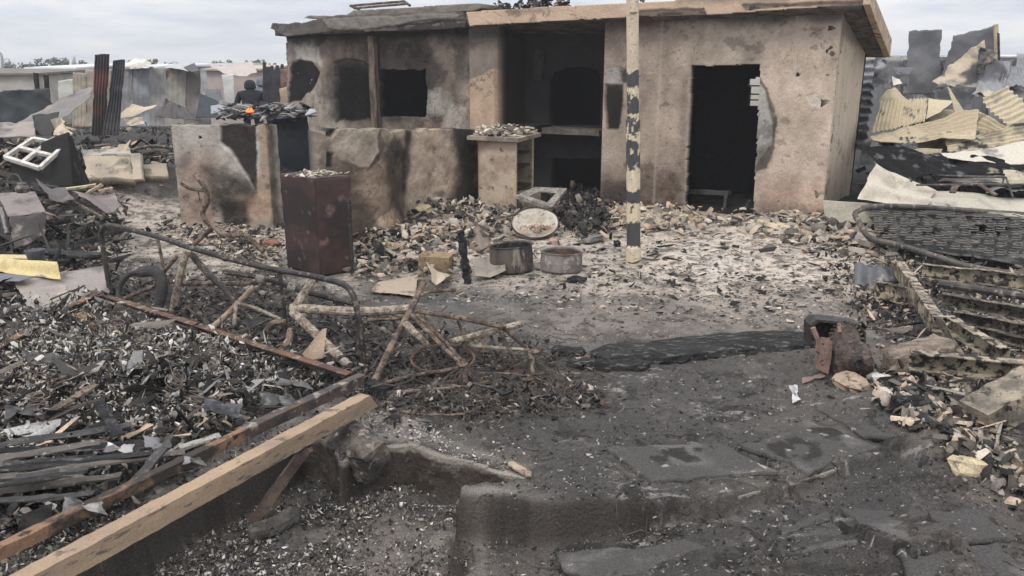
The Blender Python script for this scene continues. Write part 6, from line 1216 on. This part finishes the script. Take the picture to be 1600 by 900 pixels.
# metal box with kettle
mbx=thing('metal_stove','squat brown metal stove box with a kettle standing on it, at the left edge','stove',tuple(A(40,370,8.8)))
sheet('stove_top',[A(-6,301,9.5),A(55,298,9.6),A(72,330,8.9),A(12,338,8.8)],mbx,nx=40,ny=24,crumple=.02,base=(.20,.165,.15),stains=(((.11,.09,.085),4,.5,.62),),seed=560,rag=.01,th=.01)
sheet('front_panel',[A(12,338,8.8),A(72,330,8.9),A(76,372,8.8),A(20,392,8.6)],mbx,nx=40,ny=24,crumple=.06,base=(.05,.043,.04),stains=(((.2,.17,.15),6,.6,.7),),seed=561,rag=.04)
sheet('side_panel',[A(-6,301,9.5),A(12,338,8.8),A(20,392,8.6),A(-6,380,9.4)],mbx,nx=20,ny=24,crumple=.02,base=(.04,.035,.033),seed=562)
mb=MB(); mb.tube([A(1,325,8.9),A(11,365,8.7)],.02,7); mb.build('leg',ASHY,mbx)
kc=A(36,301,9.25); kt=thing('kettle','small burnt kettle with arched handle on the brown metal stove','kettle',tuple(kc))
KM=mat('dull_kettle',(.12,.105,.09),(.06,.052,.047),9,c3=(.22,.2,.17),rough=.5,metal=.4)
mb=MB(); mb.lathe(kc,[(.001,0),(.06,0),(.075,.02),(.08,.05),(.07,.07),(.05,.085),(.045,.10),(.001,.10)],20); mb.build('kettle_body',KM,kt)
mb=MB(); mb.lathe(kc+Vector((0,0,.10)),[(.05,0),(.045,.012),(.015,.022),(.012,.04),(.001,.042)],16); mb.build('lid',KM,kt)
mb=MB(); mb.tube(spline([kc+Vector((.0,0,.13)),kc+Vector((-.03,0,.20)),kc+Vector((-.10,0,.21)),kc+Vector((-.15,0,.15)),kc+Vector((-.16,0,.06))]),.008,6); mb.build('handle',KM,kt)
px_sheet('curled_sheet','brown-grey curled sheet on the rubble right of the metal stove',[(112,304,9.6),(180,302,9.9),(189,326,9.4),(166,339,9.0)],group=LG,nx=40,crumple=.06,base=(.15,.125,.115),stains=(((.22,.18,.15),3,.55,.66),),seed=570,fold=.05)
px_sheet('curled_sheet','dark curled sheet between the metal stove and the brown-grey curled sheet',[(58,290,10),(105,300,9.8),(120,325,9.3),(80,318,9.4)],group=LG,nx=40,crumple=.1,base=(.09,.08,.075),stains=(((.17,.14,.12),3,.52,.62),),seed=571,fold=.06)
for k,(a,b,m_,l) in enumerate((((93,297,10.2),(150,289,10.4),CREAM,'ochre flat board'),((135,303,9.8),(160,288,9.9),TANPL,'short tan stick'),((155,299,9.8),(176,294,9.9),TANPL,'small pinkish board'),((96,305,9.8),(160,340,8.9),BURNT,'long dark rod'),((0,283,10.4),(90,293,10.2),SOOT,'dark slat'))):
    mb=MB(); mb.beam(A(*a),A(*b),.09 if k<3 else .03,.03,seg=4,wob=.005); tag(mb.build('board' if k<3 else 'rod',m_),l+' on the rubble between metal stove and fallen slab','board' if k<3 else 'rod')
px_sheet('yellow_channel','bright yellow bent channel sheet poking in at the left edge',[(-60,398,7.6),(93,409,7.3),(95,436,7.15),(-60,420,7.3)],nx=50,ny=20,waves=1,amp=.03,axis=1,crumple=.02,base=(.52,.42,.21),stains=(((.34,.27,.14),3,.52,.64),((.12,.1,.08),5,.66,.72)),seed=580)
px_sheet('yellow_strip','thin yellow strip above the bright yellow channel at the left edge',[(-60,395,7.9),(46,398,7.9),(46,404,7.8),(-60,402,7.8)],nx=30,ny=6,crumple=.01,base=(.48,.40,.22),seed=581)
px_sheet('grey_channel','grey flat channel lying under the bright yellow channel at the left edge',[(-60,418,7.3),(55,432,7.1),(30,440,7.0),(-60,440,7.1)],nx=30,ny=8,crumple=.01,base=(.13,.13,.135),seed=582)
mb=MB(); c=A(57,409,7.7); mb.lathe(c,[(.001,0),(.06,0),(.09,.12),(.085,.12),(.055,.01),(.001,.01)],20,wob=.04); tag(mb.build('tin_can',mat('grey_tin',(.16,.16,.165),(.10,.10,.105),6,rough=.6,metal=.3)),'grey flared tin can standing behind the bright yellow channel','can')
px_sheet('corrugated_metal_sheet','wide dull grey-brown corrugated panel lying behind the angle iron frame',[(18,436,7.2),(168,413,7.6),(176,478,6.6),(45,490,6.3)],nx=70,ny=60,waves=3,amp=.018,axis=1,crumple=.03,base=(.25,.215,.19),stains=(((.12,.105,.095),2.5,.5,.64),((.34,.29,.25),4,.6,.7)),seed=583)
log('charred_board',[A(60,392,8),A(120,398,7.8),A(160,400,7.6)],.16,.05,'flat charred board between the tin can and the bed head',13,CHAR2,'board')
# heap contents
px_sheet('burnt_folder','large flat burnt folder of papers with grey cover, on the heap at the left edge',[(0,662,4.55),(166,655,4.6),(108,712,4.25),(-30,706,4.25)],'papers',nx=60,ny=40,crumple=.015,base=(.17,.155,.15),stains=(((.26,.24,.23),3,.5,.62),((.05,.048,.047),2.5,.56,.66)),seed=590,th=.02,fold=.02)
px_sheet('black_bag','crumpled black plastic bag in the middle of the paper heap',[(225,600,4.9),(312,585,5.0),(330,650,4.7),(215,680,4.5)],'bag',nx=70,ny=60,crumple=.14,cf=4,base=(.02,.021,.024),stains=(((.10,.11,.13),5,.60,.70),),seed=591)
px_sheet('grey_tray','pale grey rectangular scrap near the right end of the paper heap',[(338,598,4.9),(385,597,5),(378,625,4.8),(330,628,4.7)],'scrap',nx=20,ny=14,crumple=.02,base=(.20,.195,.19),stains=(((.1,.1,.1),4,.5,.6),),seed=592)
px_sheet('pink_fabric','burnt pinkish grey fabric lump in the middle of the heap',[(165,590,5.0),(225,580,5.1),(230,620,4.8),(180,622,4.7)],'fabric',nx=50,ny=40,crumple=.12,cf=6,base=(.36,.30,.28),stains=(((.22,.2,.19),8,.5,.6),((.06,.055,.055),7,.58,.66)),seed=593)
px_sheet('melted_plastic','melted olive-grey plastic sheet draped on the front rail of the heap',[(208,745,4.0),(245,735,4.1),(250,768,3.95),(188,778,3.85)],'plastic',nx=40,ny=30,crumple=.06,cf=5,base=(.19,.175,.13),stains=(((.07,.065,.055),5,.52,.62),),seed=594,fold=.03)
px_sheet('yellow_scrap','small pale yellow scrap beside the melted plastic on the front rail',[(262,722,4.15),(280,716,4.2),(276,736,4.1),(262,742,4.05)],'scrap',nx=14,ny=12,crumple=.04,cf=9,base=(.48,.47,.26),seed=595)
px_sheet('white_scrap','small off-white scrap hanging on the front rail beside the yellow scrap',[(242,744,4.05),(266,746,4.05),(258,766,4.0),(243,760,4.0)],'scrap',nx=14,ny=12,crumple=.03,cf=9,base=(.48,.45,.41),seed=596)
for k,(a,b,c_) in enumerate(((148,520,(196,545)),(205,530,(245,548)),(120,490,(160,510)))):
    mb=MB(); mb.beam(A(a,b,5.9),A(*c_,5.7),.10,.02,seg=4,wob=.008); tag(mb.build('orange_board',mat('scorched_orange',(.32,.215,.125),(.25,.15,.085),7,c3=(.05,.04,.035),rough=.85)),'orange-tan scorched board among the springs, '+('middle','right','left')[k]+' of three','board','scorched boards in the heap')
rr=random.Random(11); SL=['uppermost','second','third','fourth','fifth','sixth','seventh','eighth','ninth','lowest']
for k in range(10):
    v=700+k*9.5; u=-40+rr.uniform(-20,40); ln=rr.uniform(170,290); sl=rr.uniform(-.06,-.16)
    mb=MB(); mb.beam(P3(u,v,.2+rr.random()*.1),P3(u+ln,v+ln*sl,.22+rr.random()*.1),rr.uniform(.025,.065),.006,up=Vector((rr.gauss(0,.25),-.2,1)),seg=8,wob=.006)
    tag(mb.build('charred_lath',(SOOT,CHAR2,SOOTPOT)[k%3]),SL[k]+' of ten thin charred slats fanned out below the burnt folder','slat','charred slats below the burnt folder')
for k,(u,v,w,h,c,l) in enumerate(((30,640,60,26,(.05,.05,.05),'black curled paper sheet above the folder'),(250,690,70,30,(.16,.155,.155),'grey curled paper below the black bag'),(350,640,70,30,(.06,.06,.062),'black curled sheets beside the grey tray'),(430,625,60,24,(.12,.12,.12),'dark grey curled sheet near the right corner of the heap'),
      (130,790,80,34,(.13,.12,.115),'grey-brown paper by the front rail at lower left'),(300,720,50,20,(.2,.195,.19),'pale grey paper beside the front rail'),(60,560,60,26,(.08,.075,.07),'dark cloth lump at the left end of the heap'),(460,600,60,18,(.09,.085,.08),'burnt sheet near the back rail'),(190,700,60,24,(.32,.30,.29),'off-white ash paper right of the folder'))):
    a_=rr.uniform(-5,5); p=[(u-w/2,v-h/2+a_),(u+w/2,v-h/2-a_),(u+w/2+rr.uniform(-14,14),v+h/2-a_),(u-w/2+rr.uniform(-14,14),v+h/2+a_)]
    o=sheet('burnt_paper',[P3(*p[0],.30),P3(*p[1],.32),P3(*p[2],.26),P3(*p[3],.25)],nx=50,ny=36,crumple=.07,cf=5,base=c,stains=((tuple(x*.35 for x in c),6,.5,.6),(tuple(min(.5,x*2) for x in c),9,.60,.68)),seed=740+k,rag=.05,th=.002); tag(o,l,'paper','burnt papers in the heap')
CO=mat('coil_wire',(.10,.075,.06),(.18,.14,.11),9,rough=.7)
cf=None; spots=[(222,545),(186,520),(135,505),(62,598),(382,577),(330,560),(20,590),(100,610),(270,600),(300,640),(60,640),(345,585)]
for k,(u,v) in enumerate(spots):
    p=P3(u,v,.26); mb=MB(); r=.045; ti=Vector((random.gauss(0,.5),random.gauss(0,.5),1)).normalized(); a_=ti.orthogonal().normalized(); b_=ti.cross(a_)
    mb.tube([p+a_*math.cos(t)*(r+.012*math.cos(t*.22))+b_*math.sin(t)*(r+.012*math.cos(t*.22))+ti*t*.0042 for t in [i*.42 for i in range(56)]],.0032,5,caps=False)
    tag(mb.build('coil_spring',CO),'burnt mattress coil spring in the paper heap '+('near the middle orange board','near the left orange board','below the frame corner','near the left edge, upper','by the back rail','behind pink fabric','at the left picture edge','left of pink fabric','on the black bag','right of the black bag','above the folder','by the grey tray')[k],'spring','mattress coil springs in the heap')
for k,(a,b,m_,w) in enumerate((((-20,690),(-5,690),SOOT,.02),)): pass
for k,(a,b,l) in enumerate((((155,630,.3),(185,680,.3),'black slat leaning over the folder'),((205,760,.26),(255,700,.3),'black shiny slat beside the melted plastic'),((80,740,.22),(230,700,.24),'long thin black slat below the folder'),((0,740,.22),(112,752,.22),'thin pinkish wood strip at the left edge below the folder'),((280,700,.24),(345,680,.26),'grey slat near the front rail'),((0,580,.25),(70,600,.25),'tan wood strip at the left edge of the heap'),((60,655,.22),(150,600,.27),'tan-grey wood strip running up to the pinkish fabric'))):
    mb=MB(); mb.beam(P3(*a),P3(*b),.05,.012,seg=6,wob=.004); tag(mb.build('slat',(CHAR,SOOT,CHAR,TANPL,ASHY,CREAM,BURNT)[k]),l,'slat')
# trees beyond, poles, dish
LEAF=mat('far_leaves',(.055,.075,.045),(.085,.10,.065),.6,rough=.9); LEAF2=mat('far_leaves_grey',(.10,.12,.095),(.14,.155,.125),.6,rough=.9); TRK=mat('far_trunk',(.10,.08,.06),(.07,.06,.05),3)
def tree(u,vt,w,Y,m,label):
    top=A(u,vt,Y); ht=top.z+.2; base=Vector((top.x,Y,-.2)); t=thing('tree',label,'tree',tuple(base),'trees on the horizon'); R=w/F*Y/2
    mb=MB(); mb.tube([base,base+Vector((.1,0,ht*.4)),base+Vector((0,0,ht*.75))],[R*.09+.05,R*.06+.04,.03],7)
    for k in range(4): t_=k*1.6; mb.tube([base+Vector((.05,0,ht*.35)),base+Vector((math.cos(t_)*R*.6,math.sin(t_)*R*.5,ht*.7))],[.06,.02],5)
    mb.build('trunk',TRK,t); mb=MB(); cl=[(random.gauss(0,.45)*R,random.gauss(0,.4)*R,ht*random.uniform(.45,.93),R*random.uniform(.22,.42)) for _ in range(13)]
    for (cx,cy,cz,cr) in cl:
        for _ in range(55):
            d=Vector((random.gauss(0,1),random.gauss(0,1),random.gauss(0,.75))).normalized()*cr*random.random()**.4; p=base+Vector((cx,cy,cz))+d; s=random.uniform(.05,.12)*max(1,Y/70)
            a=Vector((random.gauss(0,1),random.gauss(0,1),random.gauss(0,1))).normalized(); b=a.orthogonal().normalized(); mb.add([p-a*s,p+b*s*.7,p+a*s,p-b*s*.7],[[0,1,2,3]])
    mb.build('crown',m,t)
for i,(u,vt,w,Y) in enumerate(((14,96,44,85),(48,94,40,80),(76,92,34,82),(97,90,36,78),(116,96,22,76),(134,93,26,80),(160,98,24,90),(209,93,16,88),(241,91,30,84),(271,89,40,80),(296,99,24,90),(330,97,26,90),(356,93,26,88),(375,97,22,90),(394,90,30,82),(412,96,26,90),(432,98,22,92),(452,100,24,90))):
    tree(u,vt,w,Y,LEAF if i%3 else LEAF2,('grey-green' if i%3==0 else 'dark green')+' small tree on the horizon, '+'first second third fourth fifth sixth seventh eighth ninth tenth eleventh twelfth thirteenth fourteenth fifteenth sixteenth seventeenth eighteenth'.split()[i]+' from the left')
mb=MB(); c=A(118,98,40); mb.lathe(c,[(.001,.0),(.12,.01),(.28,.05),(.36,.10),(.35,.11),(.27,.065),(.001,.02)],20,ax=Vector((-.9,-.35,.25))); d=thing('satellite_dish','tall pale satellite dish on a far roof left of the upright sheets','dish',tuple(c)); mb.build('dish',WH2,d)
mb=MB(); mb.tube([c,A(104,106,40)],.03,6); mb.build('arm',WH2,d); mb=MB(); mb.tube([c,A(118,112,40)],.05,6); mb.build('mast',ZN,d)
mb=MB(); mb.tube(spline([A(3,112,50),A(3,92,50),A(1,84,50),A(-6,80,50)]),.07,6); tag(mb.build('lamp_post',ZN),'thin grey lamp post standing far off at the left edge','lamp post')
mb=MB(); x0,x1,y0,y1,z0,z1=-260,260,-4,2600,-3,14
mb.add([(x0,y0,z0),(x1,y0,z0),(x1,y1,z0),(x0,y1,z0),(x0,y0,z1),(x1,y0,z1),(x1,y1,z1),(x0,y1,z1)],[[3,2,1,0],[4,5,6,7],[0,1,5,4],[1,2,6,5],[2,3,7,6],[3,0,4,7]])
hm=bpy.data.materials.new('haze'); hm.use_nodes=True; t=hm.node_tree; t.nodes.clear(); o_=t.nodes.new('ShaderNodeOutputMaterial'); pv=t.nodes.new('ShaderNodeVolumePrincipled'); pv.inputs['Density'].default_value=.0015; pv.inputs['Color'].default_value=(.93,.94,.96,1); t.links.new(pv.outputs[0],o_.inputs['Volume'])
hz_o=mb.build('haze',hm); tag(hz_o,'thin grey smoke haze hanging over the burnt plots',None,kind='stuff')
for o in bpy.data.objects:
    if '_w' in o.keys(): del o['_w']
